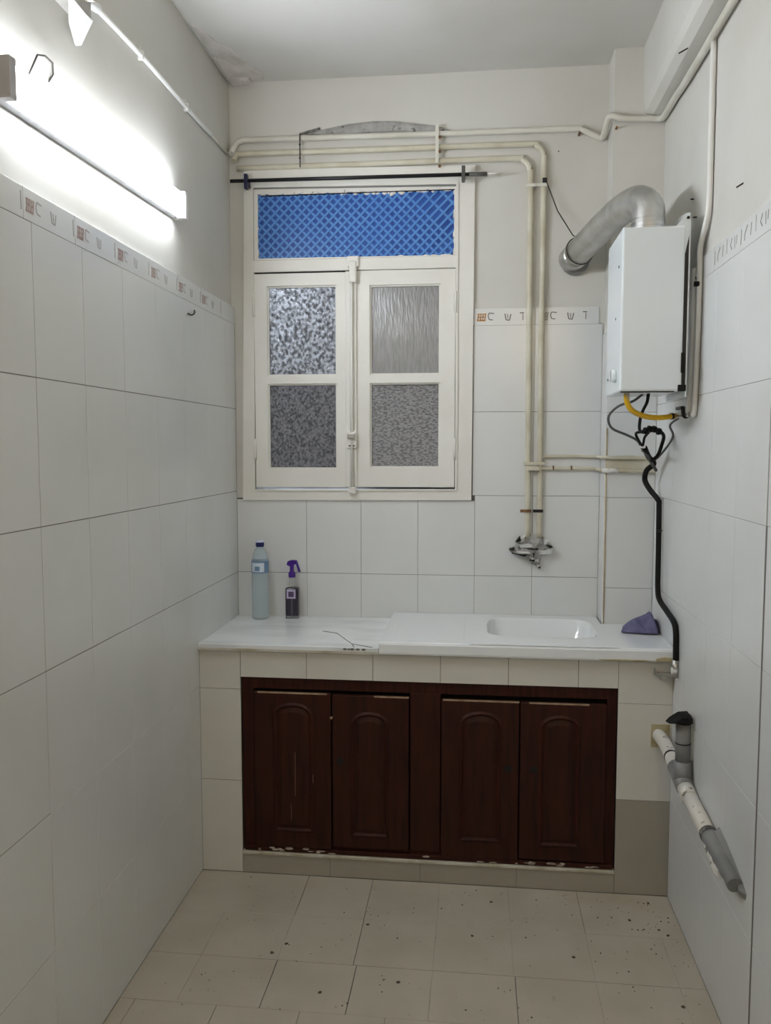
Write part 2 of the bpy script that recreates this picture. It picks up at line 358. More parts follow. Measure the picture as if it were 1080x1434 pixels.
# back wall tiling
def back(x0, x1, z0, z1, g): return tile(wk, FB, YB, x0, x1, z0, z1, gap=g)
xs = [XL, -0.697, -0.470, -0.237, -0.008, 0.222, COLX]
for a, b in zip(xs, xs[1:]):
    back(a, b, 0.845, ROW[3], (.0006, .0006, F_, S_ * .9))
    back(a, b, ROW[3], 1.355 if b > -.009 and a >= -.01 else 1.334, (.0007, .0007, S_ * .9, S_ * .8 if a >= -.01 else F_))
for a, b in ((-0.018, 0.222), (0.222, COLX)):
    back(a, b, 1.355, 1.689, (F_, F_, S_ * .8, S_ * .8)); back(a, b, 1.689, 2.028, (F_, F_, S_ * .8, F_))
for a, b in ((-0.018, 0.222), (0.222, 0.467)): border(wk, FB, YB, a, b, 2.028, 2.094, 'back' if a < 0 else 'plain')
# chase column and the beam over the right wall
tc = struct(MB().box(COLX + PT, XR + PT, COLY + PT, YB + PT, 0, ZC).build('trim_1', 'paint'))
tc['label'] = 'square pipe chase in the right corner, tiled below and cream above'
box('grout_bed', 'grout', tc, COLX + .0016, XR + .001, COLY + .0016, YB + PT, 0.845, 1.98)
for a, b in zip([0.845, 1.012, 1.358, 1.68], [1.012, 1.358, 1.68, 1.985]):
    tile(tc, FB, COLY, COLX, XR, a, b, gap=(F_, F_, .0008, .0008))
    tile(tc, FR, COLX, -YB, -COLY, a, b, gap=(F_, F_, F_, F_))
tube('caulk', 'caulk', tc, [(COLX + .006, COLY + .001, .86), (COLX + .005, COLY, 1.2), (COLX + .004, COLY, 1.62)], .0032, n=8, smooth_path=False)
mb = MB().prism([(.592, ZC), (.594, 2.80), (.602, 2.768), (.625, 2.752), (XR + PT, 2.746), (XR + PT, ZC)], ((0, 0, 0), (1, 0, 0), (0, 0, 1), (0, 1, 0)), YR, COLY + PT)
tb = struct(mb.build('trim_2', 'paint')); tb['label'] = 'boxed beam running along the top of the right wall'
# damaged plaster
def lump(n, rx, rz, cx, cz, jit=.25):
    return [(cx + rx * math.cos(t) * random.uniform(1 - jit, 1 + jit * .3), cz + rz * math.sin(t) * random.uniform(1 - jit, 1 + jit * .3)) for t in [2 * math.pi * k / n for k in range(n)]]
pf = MB()
for pl_, d in (([(-.992, 2.86), (-.965, 2.90), (-.945, 2.98), (-.93, 3.02), (-.905, 3.06), (-.90, 3.11), (-.875, 3.16), (-.865, 3.22), (-.84, 3.27), (-.85, 3.318), (-.90, 3.325), (-.95, 3.32), (-.992, 3.31), (-.992, 3.12), (-.992, 2.98)], .007),
               ([(-.99, 3.10), (-.955, 3.12), (-.93, 3.17), (-.915, 3.22), (-.925, 3.27), (-.96, 3.29), (-.99, 3.27)], .014),
               ([(-.99, 3.25), (-.955, 3.245), (-.90, 3.27), (-.895, 3.31), (-.94, 3.326), (-.99, 3.325)], .020)):
    pf.mound(pl_, ((0, 0, ZC), (1, 0, 0), (0, 1, 0), (0, 0, -1)), -.002, d, .9, .002)
o = pf.build('flaking_plaster', 'flaking', ce); o['kind'] = 'stuff'; o['label'] = 'flaking brownish plaster in the left ceiling corner'
poly = [(-.712, 2.789), (-.63, 2.806), (-.53, 2.822), (-.43, 2.830), (-.33, 2.826), (-.25, 2.815), (-.17, 2.803), (-.10, 2.781), (-.14, 2.778), (-.40, 2.780), (-.60, 2.782)]
o = MB().mound(poly, ((0, YB + PT, 0), (1, 0, 0), (0, 0, 1), (0, -1, 0)), -.002, .010, .82, .002).build('mortar_patch', 'mortar', wk); o['label'] = 'rough grey mortar patch above the window'
tube('mortar_edge', 'mortar_d', wk, [(-.712, YB, 2.789), (-.63, YB - .002, 2.808)], .005, n=6)

# broken plaster where the two pipes enter the back wall
fr = ((0, YB, 0), (1, 0, 0), (0, 0, 1), (0, -1, 0))
bp = MB().mound([(.128, 1.137), (.16, 1.165), (.175, 1.19), (.20, 1.205), (.26, 1.20), (.285, 1.17), (.308, 1.15), (.30, 1.125), (.262, 1.118), (.25, 1.062), (.215, 1.085), (.17, 1.108)], fr, -.004, .030, .6, .010).build('broken_plaster', 'mortar', wk)
bp['label'] = 'broken grey mortar around the pipe ends on the tiles'
sh = MB()
for (p, d) in (([(.13, 1.135), (.22, 1.142), (.225, 1.125), (.16, 1.118)], .038), ([(.235, 1.145), (.305, 1.150), (.30, 1.125), (.245, 1.12)], .034), ([(.165, 1.165), (.235, 1.168), (.232, 1.15), (.17, 1.148)], .042),
               ([(.205, 1.115), (.245, 1.118), (.25, 1.09), (.225, 1.095)], .026), ([(.17, 1.185), (.195, 1.20), (.19, 1.175), (.172, 1.168)], .03), ([(.265, 1.19), (.285, 1.178), (.29, 1.16), (.268, 1.162)], .034), ([(.238, 1.083), (.255, 1.08), (.252, 1.06), (.243, 1.066)], .016)):
    sh.mound(p, fr, .01, d, .75, .004)
o = sh.build('plaster_shards', 'tile', wk); o['kind'] = 'stuff'
dk = MB()
for p in ([(.13, 1.142), (.15, 1.15), (.152, 1.143)], [(.155, 1.172), (.172, 1.195), (.176, 1.178)], [(.275, 1.165), (.30, 1.156), (.29, 1.150)], [(.20, 1.147), (.245, 1.149), (.24, 1.143)], [(.21, 1.10), (.232, 1.104), (.228, 1.096)], [(.243, 1.07), (.256, 1.074), (.254, 1.066)], [(.14, 1.128), (.20, 1.122), (.19, 1.116)], [(.222, 1.13), (.229, 1.13), (.227, 1.112)]):
    dk.prism(p, fr, 0, .044 if p[0][1] > 1.08 else .018)
o = dk.build('dark_crack', 'hole', wk); o['kind'] = 'stuff'
# mortar channel of the branch pipes across the column
fr = ((0, COLY, 0), (1, 0, 0), (0, 0, 1), (0, -1, 0))
o = MB().prism([(.484, 1.515), (.56, 1.519), (.64, 1.514), (.666, 1.512), (.666, 1.452), (.60, 1.458), (.55, 1.456), (.484, 1.462)], fr, -.002, .003).build('mortar_channel', 'pipe_y', tc)
o['label'] = 'yellowed mortar strip behind the branch pipes'
# the drain's grey mortar on the right wall, the square hole in the counter front is with the counter
fr = ((XR, 0, 0), (0, -1, 0), (0, 0, 1), (-1, 0, 0))
o = MB().mound([(-2.27, .515), (-2.20, .505), (-2.12, .485), (-2.06, .468), (-2.028, .452), (-2.035, .435), (-2.09, .440), (-2.16, .455), (-2.23, .475), (-2.275, .495)], fr, -.002, .020, .7, .003).build('mortar_patch', 'pvcgrey', wr)
o['label'] = 'smooth grey mortar where the drain pipe enters the wall'

# ------------------------------------------------------------------ window
win = thing('window_1', ((WX0 + WX1) / 2, YB, 1.33), 'cream wooden casement window with a blue patterned fanlight', 'window'); struct(win)
FY = 3.321
fr_o = [(-.962, 1.331), (-.022, 1.336), (-.018, 2.642), (-.940, 2.658)]
def frame_ring(name, m, parent, outer, inner, y0, y1):
    V = [(x, y, z) for y in (y0, y1) for x, z in outer + inner]; F = []
    for k in range(4):
        j = (k + 1) % 4
        F += [(k, j, 4 + j, 4 + k), (8 + j, 8 + k, 12 + k, 12 + j), (4 + k, 4 + j, 12 + j, 12 + k), (j, k, 8 + k, 8 + j)]
    return MB().add(V, F).build(name, m, parent)
frame_ring('casing', 'winpaint', win, fr_o, [(-.912, 1.372), (-.085, 1.378), (-.088, 2.575), (-.905, 2.588)], FY, YB + .09)
frame_ring('casing_bead', 'winpaint', win, [(-.918, 1.368), (-.079, 1.374), (-.081, 2.581), (-.911, 2.594)], [(-.909, 1.375), (-.088, 1.381), (-.091, 2.572), (-.902, 2.585)], FY - .005, FY + .002)
box('transom_bar', 'winpaint', win, -.912, -.085, FY - .004, YB + .08, 2.252, 2.300, c=.003)
# fanlight: blue patterned plastic sheet, its raised lattice, cracked putty around it
fan = frame_ring('fanlight_frame', 'winpaint', win, [(-.903, 2.300), (-.091, 2.296), (-.091, 2.566), (-.902, 2.582)], [(-.888, 2.309), (-.098, 2.304), (-.098, 2.556), (-.886, 2.562)], FY + .006, YB + .06)
GX0, GX1, GZ0, GZ1 = -.890, -.096, 2.303, 2.561
box('fanlight_sheet', 'blue_d', win, GX0, GX1, 3.334, 3.338, GZ0, GZ1)
la = MB(); st = .0365; hh = GZ1 - GZ0
k = -8
while GX0 + k * st < GX1 + .01:
    for sgn in (1, -1):
        xa = GX0 + k * st; z0, z1 = GZ0, GZ1
        x0, x1 = (xa, xa + hh) if sgn > 0 else (xa + hh, xa)
        # clip to the sheet
        t0, t1 = 0.0, 1.0
        dx = x1 - x0
        for lim, s in ((GX0, 1), (GX1, -1)):
            a = s * (x0 - lim); b = s * (x1 - lim)
            if a < 0 and b < 0: t0, t1 = 1, 0
            elif a < 0: t0 = max(t0, a / (a - b))
            elif b < 0: t1 = min(t1, a / (a - b))
        if sgn < 0 and t1 > t0 and x0 > -.30 and x1 > -.30 and k % 2: continue
        if t1 - t0 > .04:
            A = (x0 + dx * t0, z0 + hh * t0); B = (x0 + dx * t1, z0 + hh * t1)
            q = .0044 / 1.414 * sgn
            la.prism([(A[0] - q, A[1] + abs(q)), (A[0] + q, A[1] - abs(q)), (B[0] + q, B[1] - abs(q)), (B[0] - q, B[1] + abs(q))], ((0, 3.334, 0), (1, 0, 0), (0, 0, 1), (0, -1, 0)), -.001, .0035 + .0008 * sgn)
    k += 1
o = la.build('fanlight_lattice', 'blue_l', win); o['kind'] = 'stuff'; o['label'] = 'raised paler blue diamond lattice of the fanlight'
pu = MB()
for k in range(80):
    x = GX0 + .01 + (GX1 - GX0 - .02) * random.random(); h = random.uniform(.004, .013) * (1.4 if -.55 < x < -.25 else .8)
    pu.mound(lump(7, random.uniform(.008, .02), h, x, 2.560 - random.uniform(0, .006) + .004 * (x < -.5)), ((0, 3.331, 0), (1, 0, 0), (0, 0, 1), (0, -1, 0)), -.002, .004, .7, .001)
for k in range(30):
    s = random.random()
    x, z = ((-.888, GZ0 + s * hh) if k % 3 == 0 else (-.098, GZ0 + s * hh) if k % 3 == 1 else (GX0 + s * (GX1 - GX0), 2.306))
    pu.mound(lump(7, .005, .012, x, z) if k % 3 < 2 else lump(7, .014, .004, x, z), ((0, 3.331, 0), (1, 0, 0), (0, 0, 1), (0, -1, 0)), -.002, .003, .7, .001)
o = pu.build('cracked_putty', 'putty', win); o['kind'] = 'stuff'
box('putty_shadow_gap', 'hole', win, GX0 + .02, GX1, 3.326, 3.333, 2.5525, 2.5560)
# two casements
SY = 3.322
def sash(x0, x1, z0, z1, px0, px1, rows, glass, hx, zsk=0.0):
    s = MB()
    zm = (rows[0][1] + rows[1][0]) / 2
    bars = [(x0, px0, z0, z1), (px1, x1, z0, z1), (px0, px1, z0, rows[0][0]), (px0, px1, rows[1][1], z1)]
    # one ring with two openings: vertices on a grid
    gx = [x0, px0, px1, x1]; gz = [z0, rows[0][0], rows[0][1], rows[1][0], rows[1][1], z1]
    V = [(x, y, z) for y in (SY, SY + .035) for z in gz for x in gx]; F = []; solid = lambda i, j: 0 <= i < 3 and 0 <= j < 5 and not (i == 1 and j in (1, 3))
    n = 24; id = lambda i, j, l: l * n + j * 4 + i
    for j in range(5):
        for i in range(3):
            if not solid(i, j): continue
            F += [(id(i, j, 0), id(i + 1, j, 0), id(i + 1, j + 1, 0), id(i, j + 1, 0)), (id(i, j + 1, 1), id(i + 1, j + 1, 1), id(i + 1, j, 1), id(i, j, 1))]
            if not solid(i, j - 1): F.append((id(i, j, 1), id(i + 1, j, 1), id(i + 1, j, 0), id(i, j, 0)))
            if not solid(i, j + 1): F.append((id(i, j + 1, 0), id(i + 1, j + 1, 0), id(i + 1, j + 1, 1), id(i, j + 1, 1)))
            if not solid(i - 1, j): F.append((id(i, j, 0), id(i, j + 1, 0), id(i, j + 1, 1), id(i, j, 1)))
            if not solid(i + 1, j): F.append((id(i + 1, j, 1), id(i + 1, j + 1, 1), id(i + 1, j + 1, 0), id(i + 1, j, 0)))
    o = MB().add(V, F).build('sash', 'winpaint', win)
    for (a, b), g in zip(rows, glass):
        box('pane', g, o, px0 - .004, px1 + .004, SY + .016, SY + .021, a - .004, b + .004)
        frame_ring('glazing_bead', 'winpaint', o, [(px0 - .001, a - .001), (px1 + .001, a - .001), (px1 + .001, b + .001), (px0 - .001, b + .001)], [(px0 + .006, a + .006), (px1 - .006, a + .006), (px1 - .006, b - .006), (px0 + .006, b - .006)], SY + .008, SY + .016)
    for z in (z0 + .155, z1 - .13):
        MB().tube([(hx, SY - .004, z - .042), (hx, SY - .004, z + .042)], .0065, n=10).box(hx - .010, hx + .010, SY - .002, SY + .003, z - .034, z + .034).build('hinge', 'winpaint', o)
    return o
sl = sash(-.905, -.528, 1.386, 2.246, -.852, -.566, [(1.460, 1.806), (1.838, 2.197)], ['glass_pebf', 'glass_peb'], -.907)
sl['label'] = 'left casement with pebbled panes'
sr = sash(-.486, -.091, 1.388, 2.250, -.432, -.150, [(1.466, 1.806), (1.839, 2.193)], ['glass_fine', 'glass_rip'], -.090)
sr['label'] = 'right casement with rippled panes'
box('sash_gap', 'hole', win, -.900, -.53, 3.3215, 3.335, 2.246, 2.2515)
# cover strip with the espagnolette bolt
box('cover_strip', 'winpaint', win, -.530, -.484, SY - .010, SY + .03, 1.386, 2.248, c=.004)
eb = MB().tube([(-.503, SY - .018, 1.375), (-.503, SY - .018, 2.285)], .0062, n=10).build('espagnolette_bolt', 'winpaint', win)
MB().box(-.520, -.474, SY - .020, SY - .003, 2.262, 2.305, c=.004).box(-.512, -.482, SY - .028, SY - .008, 2.20, 2.285, c=.006).build('bolt_keep', 'winpaint', eb)
MB().box(-.524, -.484, SY - .020, SY - .009, 1.545, 1.615, c=.003).build('bolt_handle_plate', 'winpaint', eb)
MB().box(-.520, -.490, SY - .034, SY - .018, 1.582, 1.606, c=.004).build('bolt_latch', 'steel', eb)
MB().box(-.516, -.492, SY - .0215, SY - .019, 1.552, 1.557).build('slot', 'hole', eb)
MB().box(-.517, -.487, SY - .026, SY - .006, 1.362, 1.388, c=.004).build('bolt_foot', 'winpaint', eb)
# closed shutter outside the panes
shx = thing('window_shutter', (-.28, 3.46, 1.36), 'grey outer shutter leaf closed behind the right rippled panes', 'shutter')
k = 0
z = 1.365
while z < 2.24:
    box('slat', 'shutter', shx, -.505, WX1 - .012, 3.455, 3.468, z, z + .064, c=.002); z += .066

struct(MB().box(-3.2, 1.2, 4.5, 4.6, 0, 4.2).build('wall_courtyard', 'yard'))
# ------------------------------------------------------------------ counter
cb = thing('counter_base', (-.16, 3.0, 0), 'tiled masonry base under the sink with an opening for the cabinet', 'counter')
CY = YC + PT
box('left_pier', 'grout', cb, XL, -.842, CY - .0045, 3.30, 0, .822)
box('right_pier', 'grout', cb, .489, XR, CY - .0045, 3.19, 0, .822)
box('lintel', 'grout', cb, -.842, .489, CY - .0045, 2.90, .732, .822)
box('plinth', 'grout', cb, -.842, .489, CY - .0045, 3.30, 0, .076)
def ct(x0, x1, z0, z1, g=.0009, m='tile_b'): return tile(cb, FB, YC, x0, x1, z0, z1, m=m, gap=(g,) * 4)
for a, b in ((0.0, .344), (.344, .682), (.682, .824)): ct(XL, -.838, a, b)
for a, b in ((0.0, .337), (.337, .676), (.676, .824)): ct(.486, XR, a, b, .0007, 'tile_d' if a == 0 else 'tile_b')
xs = [-.838, -.597, -.359, -.121, .114, .352, .486]
for a, b in zip(xs, xs[1:]): ct(a, b, .7265, .824)
xs = [-.838, -.515, -.19, .15, .486]
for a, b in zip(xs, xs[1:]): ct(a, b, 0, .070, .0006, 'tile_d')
mb = MB().box(-.838, .486, YC - .004, 2.90, .0705, .0815, c=.002)
o = mb.build('plinth_ledge', 'marble_edge', cb); o['label'] = 'cream worn ledge on the plinth'
o = box('drain_opening', 'stain', cb, .598, .660, YC - .002, YC + .001, .528, .608); o['label'] = 'raw square hole edge for the drain pipe'

# marble worktop left of the sink
wt = MB().box(XL, -.337, 2.816, YB, .8245, .848, c=.002).build('worktop', 'marble')
tag(wt, 'veined white marble worktop slab under the two bottles, left of the sink', 'worktop')
eg = MB().box(XL, -.337, 2.8145, 2.8165, .8255, .834).build('worn_edge', 'marble_edge', wt)
ck = MB()
for pts in ([(-.52, 3.03), (-.47, 2.93), (-.44, 2.87), (-.425, 2.822)], [(-.58, 3.06), (-.52, 3.03)], [(-.44, 2.87), (-.36, 2.823)]):
    ribbon_pts = [Vector((x, y, .8482)) for x, y in pts]
    ck.tube(ribbon_pts, .0016, n=5, sub=3)
o = ck.build('crack', 'mortar_d', wt); o['kind'] = 'stuff'
ch = MB()
for x in (-.455, -.44, -.43, -.41, -.39): ch.mound(lump(7, .010, .005, x, .842), ((0, 2.816, 0), (1, 0, 0), (0, 0, 1), (0, -1, 0)), -.001, .0016, .7)
ch.build('chipped_edge', 'mortar_d', wt)['kind'] = 'stuff'
# white sink: drainboard and basin in one slab standing on the masonry
def ringpts(n, f): return [f(2 * math.pi * k / n) for k in range(n)]
sk = MB(); ZT = .873
bx0, bx1, by0, by1 = .045, .435, 2.945, 3.26
cx, cy = (bx0 + bx1) / 2, (by0 + by1) / 2
X0, X1, Y0, Y1 = -.02, COLX - .006, 2.808, YB - .002
N = 64
def rr(t, hx, hy, p):     # superellipse
    c, s = math.cos(t), math.sin(t); k = (abs(c / hx) ** p + abs(s / hy) ** p) ** (-1 / p); return (cx + c * k, cy + s * k)
angs = sorted(set([2 * math.pi * k / N for k in range(N)] + [math.atan2(y - cy, x - cx) % (2 * math.pi) for x in (X0, X1) for y in (Y0, Y1)]))
def outer(t):
    c, s = math.cos(t), math.sin(t); k = 1e9
    if c > 1e-9: k = min(k, (X1 - cx) / c)
    if c < -1e-9: k = min(k, (X0 - cx) / c)
    if s > 1e-9: k = min(k, (Y1 - cy) / s)
    if s < -1e-9: k = min(k, (Y0 - cy) / s)
    return (cx + c * k, cy + s * k)
hx, hy = (bx1 - bx0) / 2, (by1 - by0) / 2
loops = [[(*outer(t), ZT) for t in angs], [(*rr(t, hx + .006, hy + .006, 5), ZT) for t in angs], [(*rr(t, hx, hy, 5), ZT - .004) for t in angs],
         [(*rr(t, hx - .010, hy - .010, 5), ZT - .10) for t in angs], [(*rr(t, hx - .035, hy - .035, 4), ZT - .135) for t in angs], [(*rr(t, .03, .03, 2), ZT - .14) for t in angs]]
n = len(angs); V = [p for l in loops for p in l]; F = []
for r in range(len(loops) - 1):
    for i in range(n): F.append((r * n + i, r * n + (i + 1) % n, (r + 1) * n + (i + 1) % n, (r + 1) * n + i))
F.append(tuple(range((len(loops) - 1) * n, len(loops) * n)))
sk.add(V, F, False)
# slab skirts: front lip, left drainboard and the flat right end
prof = [(2.808, .829), (2.806, .836), (2.806, .864), (2.810, .871), (2.816, ZT)]
sk.add([(x, y, z) for x in (-.335, XR - .001) for y, z in prof + [(2.84, .829)]], [(0, 1, 7, 6), (1, 2, 8, 7), (2, 3, 9, 8), (3, 4, 10, 9), (5, 0, 6, 11), (0, 5, 4, 3, 2, 1), (6, 7, 8, 9, 10, 11)], False)
sk.box(-.335, -.02, 2.816, YB - .002, .829, ZT - .0001)
sk.box(COLX - .006, XR - .001, 2.816, COLY - .002, .829, ZT - .0001)
snk = sk.build('sink', 'sink'); tag(snk, 'white ceramic sink with drainboard and rectangular basin set in the counter', 'sink')
for i, p in enumerate(snk.data.polygons):
    if n <= i < 5 * n: p.use_smooth = True
box('drainboard', 'sink', snk, -.290, -.04, 2.86, 3.28, ZT - .001, ZT + .0012, c=.0008)
MB().lathe([(.030, 0), (.030, .002), (.022, .0025), (.012, .0005)], (cx, cy, ZT - .1395), 20).build('drain_strainer', 'steel', snk)
MB().mound([(.60, .830), (.664, .829), (.664, .846), (.63, .848), (.605, .842)], ((0, 2.806, 0), (1, 0, 0), (0, 0, 1), (0, -1, 0)), -.001, .003, .85).build('yellow_stain', 'stain', snk)
MB().mound(lump(9, .11, .004, .50, .8325, .2), ((0, 2.806, 0), (1, 0, 0), (0, 0, 1), (0, -1, 0)), -.001, .0015, .85).build('dirty_edge', 'stain', snk)

# ------------------------------------------------------------------ cabinet
cab = thing('cabinet', (-.176, 2.86, .082), 'dark red-brown wooden sink cabinet with four arched panel doors', 'cabinet')
KY = 2.845
ring = frame_ring('frame', 'wood_d', cab, [(-.836, .083), (.484, .083), (.484, .724), (-.836, .724)], [(-.795, .108), (.452, .108), (.452, .684), (-.795, .684)], KY, KY + .03)
box('mullion', 'wood', cab, -.228, -.120, KY - .004, KY + .03, .108, .684, c=.002)
box('back_board', 'hole', cab, -.83, .48, KY + .05, KY + .056, .09, .72)
def door(x0, x1, z0, z1, p, tilt, worn):
    dr = MB().box(x0, x1, KY - .016, KY + .004, z0, z1, c=.003).build('door', 'wood', cab)
    a0, a1, b0, b1 = p
    def arch(i):
        w_ = (a1 - a0) / 2 - i; c = (a0 + a1) / 2; zs = b1 - .055
        pts = [(c - w_, b0 + i), (c + w_, b0 + i), (c + w_, zs - i * .3)]
        pts += [(c + w_ * math.cos(t), zs + (.055 - i) * math.sin(t) ** .8 if math.sin(t) > 0 else zs) for t in [math.pi * k / 12 for k in range(1, 12)]]
        pts += [(c - w_, zs - i * .3)]
        return pts
    A, B, C, D = arch(0), arch(.009), arch(.017), arch(.034); k = len(A); Y = KY - .016
    V = [(x, Y + .0005, z) for x, z in A] + [(x, Y - .006, z) for x, z in B] + [(x, Y + .0003, z) for x, z in C] 
    MB().add(V, [(r * k + i, r * k + (i + 1) % k, (r + 1) * k + (i + 1) % k, (r + 1) * k + i) for r in range(2) for i in range(k)]).build('panel_moulding', 'wood_d', dr)
    V = [(x, Y + .0003, z) for x, z in C] + [(x, Y - .007, z) for x, z in D]
    MB().add(V, [(i, (i + 1) % k, k + (i + 1) % k, k + i) for i in range(k)] + [tuple(range(k, 2 * k))]).build('arched_panel', 'wood', dr)
    if worn: 
        o = MB().box(x0 + worn[0] * (x1 - x0), x0 + worn[1] * (x1 - x0), Y - .0006, Y + .006, z1 - .004, z1 + .0006).build('worn_edge', 'raw', dr); o['label'] = 'top edge worn to bare wood'
    return dr
door(-.790, -.510, .103, .675, (-.722, -.572, .160, .640), 0, (.05, .95))
d2 = door(-.505, -.232, .113, .672, (-.441, -.300, .155, .616), 0, (.55, 1.0))
d3 = door(-.117, .153, .100, .669, (-.055, .096, .160, .632), 0, (.02, 1.0))
d4 = door(.157, .449, .106, .668, (.222, .366, .155, .628), 0, (.1, .8))
for dr, x, z in ((d2, -.508, .590),): MB().tube([(x, KY - .020, z), (x, KY - .015, z)], .005, n=8).build('nail', 'raw', dr)
for dr, x in ((d2, -.478), (d3, .118), (d4, .205)): MB().tube([(x, KY - .0172, .43), (x, KY - .015, .43)], .013, n=14).build('knob_mark', 'hole', dr)
sc = MB()
for x, z, h in ((-.640, .30, .16), (-.655, .21, .06), (-.575, .35, .03)): sc.box(x, x + .0016, KY - .0236, KY - .0226, z, z + h)
sc.build('scratch', 'scuff', cab)['kind'] = 'stuff'
box('threshold', 'wood_d', cab, -.83, .48, 2.832, KY + .002, .083, .100, c=.002)
fk = MB()
for k in range(26):
    x = random.choice([random.uniform(-.78, -.45), random.uniform(-.02, .42), random.uniform(-.8, .45)])
    fk.mound(lump(6, random.uniform(.006, .022), random.uniform(.002, .006), x, random.uniform(.085, .098)), ((0, 2.832, 0), (1, 0, 0), (0, 0, 1), (0, -1, 0)), -.001, .0015, .7)
o = fk.build('paint_flakes', 'flake', cab); o['kind'] = 'stuff'; o['label'] = 'pale flaked paint along the threshold'

# ------------------------------------------------------------------ things on the counter
wbx, wby, wbz = -.877, 3.262, .848
b = thing('water_bottle', (wbx, wby, wbz), 'tall clear plastic water bottle with dark blue cap in the left corner', 'bottle')
MB().lathe([(.030, .0), (.0345, .006), (.0345, .05), (.033, .055), (.0345, .06), (.0345, .185), (.0335, .19), (.0345, .235), (.030, .255), (.0275, .262), (.028, .268), (.022, .281), (.0135, .292), (.0135, .298)], (wbx, wby, wbz), 28).build('bottle_body', 'bottle', b)
MB().lathe([(.0165, .2975), (.0170, .300), (.0170, .3135), (.0165, .3155)], (wbx, wby, wbz), 20).build('cap', 'capblue', b)
MB().lathe([(.0175, .3155), (.0178, .317), (.0172, .3225), (.012, .324)], (wbx, wby, wbz), 20).build('cap_top', 'capwhite', b)
def wrap(name, m, par, cx_, cy_, z0, z1, r, a0, a1, nn=18):
    V = []; 
    for k in range(nn + 1):
        t = a0 + (a1 - a0) * k / nn
        for rr_, z in ((r, z0), (r, z1)): V.append((cx_ + rr_ * math.cos(t), cy_ + rr_ * math.sin(t), z))
    V2 = [(cx_ + (x - cx_) * .985, cy_ + (y - cy_) * .985, z) for x, y, z in V]; n_ = len(V)
    F = []
    for k in range(nn): F += [(2 * k, 2 * k + 2, 2 * k + 3, 2 * k + 1), (n_ + 2 * k, n_ + 2 * k + 1, n_ + 2 * k + 3, n_ + 2 * k + 2), (2 * k, n_ + 2 * k, n_ + 2 * k + 2, 2 * k + 2), (2 * k + 1, 2 * k + 3, n_ + 2 * k + 3, n_ + 2 * k + 1)]
    F += [(0, 1, n_ + 1, n_), (2 * nn, n_ + 2 * nn, n_ + 2 * nn + 1, 2 * nn + 1)]
    return MB().add(V, F, True).build(name, m, par)
lb = wrap('label', 'label_b', b, wbx, wby, wbz + .192, wbz + .240, .0353, 0, 2 * math.pi * .999, 36)
wrap('label_print', 'label_w', lb, wbx, wby, wbz + .197, wbz + .234, .0357, R(-138), R(-48))
wrap('label_print', 'label_b', lb, wbx, wby, wbz + .201, wbz + .220, .0361, R(-112), R(-78))
sbx, sby, sbz = -.748, 3.285, .848
s = thing('spray_bottle', (sbx, sby, sbz), 'small purple trigger spray bottle standing beside the water bottle', 'spray bottle')
def rbox(x0, x1, y0, y1, zz, c):    # soft rectangular bottle
    return MB().box(x0, x1, y0, y1, zz[0], zz[1], c=c)
rbox(sbx - .0275, sbx + .0275, sby - .017, sby + .017, (sbz, sbz + .012), .004).build('bottle_base', 'clear', s)
sb = rbox(sbx - .0275, sbx + .0275, sby - .017, sby + .017, (sbz + .011, sbz + .128), .005).build('bottle_body', 'spraybody', s)
MB().box(sbx - .021, sbx + .016, sby - .0186, sby - .0165, sbz + .084, sbz + .122, c=.0007).build('label', 'label_p', sb)
MB().box(sbx - .014, sbx + .009, sby - .0194, sby - .018, sbz + .091, sbz + .113).build('label_print', 'label_pd', sb)
MB().lathe([(.025, .128), (.022, .138), (.014, .152), (.0115, .160), (.0115, .172)], (sbx, sby, sbz), 20).build('bottle_shoulder', 'clear', s)
MB().lathe([(.014, .170), (.0145, .174), (.0145, .188), (.011, .192), (.008, .196)], (sbx - .002, sby, sbz), 18).build('collar', 'purple', s)
MB().prism([(-.022, .222), (-.018, .236), (-.004, .241), (.016, .240), (.021, .232), (.019, .226), (.006, .222), (.004, .192), (-.009, .192), (-.008, .215)], ((sbx, sby, sbz), (1, 0, 0), (0, 0, 1), (0, -1, 0)), -.010, .010).build('spray_head', 'purple', s)
MB().prism([(.014, .232), (.021, .233), (.034, .193), (.026, .193)], ((sbx, sby, sbz), (1, 0, 0), (0, 0, 1), (0, -1, 0)), -.006, .006).build('trigger', 'purple', s)
# crumpled cloth
cl = MB(); nn = 26; V = []; F = []
ccx, ccy = .602, 3.075
rnd = random.Random(3)
ph = [(rnd.uniform(30, 75), rnd.uniform(30, 75), rnd.uniform(0, 6), rnd.uniform(.002, .006)) for _ in range(6)]
for i in range(nn + 1):
    for j in range(nn + 1):
        u, v = i / nn * 2 - 1, j / nn * 2 - 1
        x = ccx + u * .062 + .012 * v; y = ccy + v * .05 - .01 * u
        e = max(abs(u), abs(v)); h = .062 * max(0, 1 - e) ** .8 * (1 + .35 * u) + .004
        h += .010 * math.exp(-((u - .45) ** 2 + (v) ** 2) / .06)
        h += sum(a * math.sin(p * u * .12 + q * v * .12 + s_) for p, q, s_, a in ph) * (1 - e ** 3) * 1.2
        x += .02 * (1 - e) * .9
        V.append((x, y, ZT + max(.0035, h)))
for i in range(nn):
    for j in range(nn):
        a = i * (nn + 1) + j; F.append((a, a + nn + 1, a + nn + 2, a + 1))
co = cl.add(V, F, True).build('cleaning_cloth', 'cloth'); tag(co, 'crumpled purple-blue cloth on the right end of the counter', 'cloth')
md = co.modifiers.new('thick', 'SOLIDIFY'); md.thickness = .003; md.offset = 1

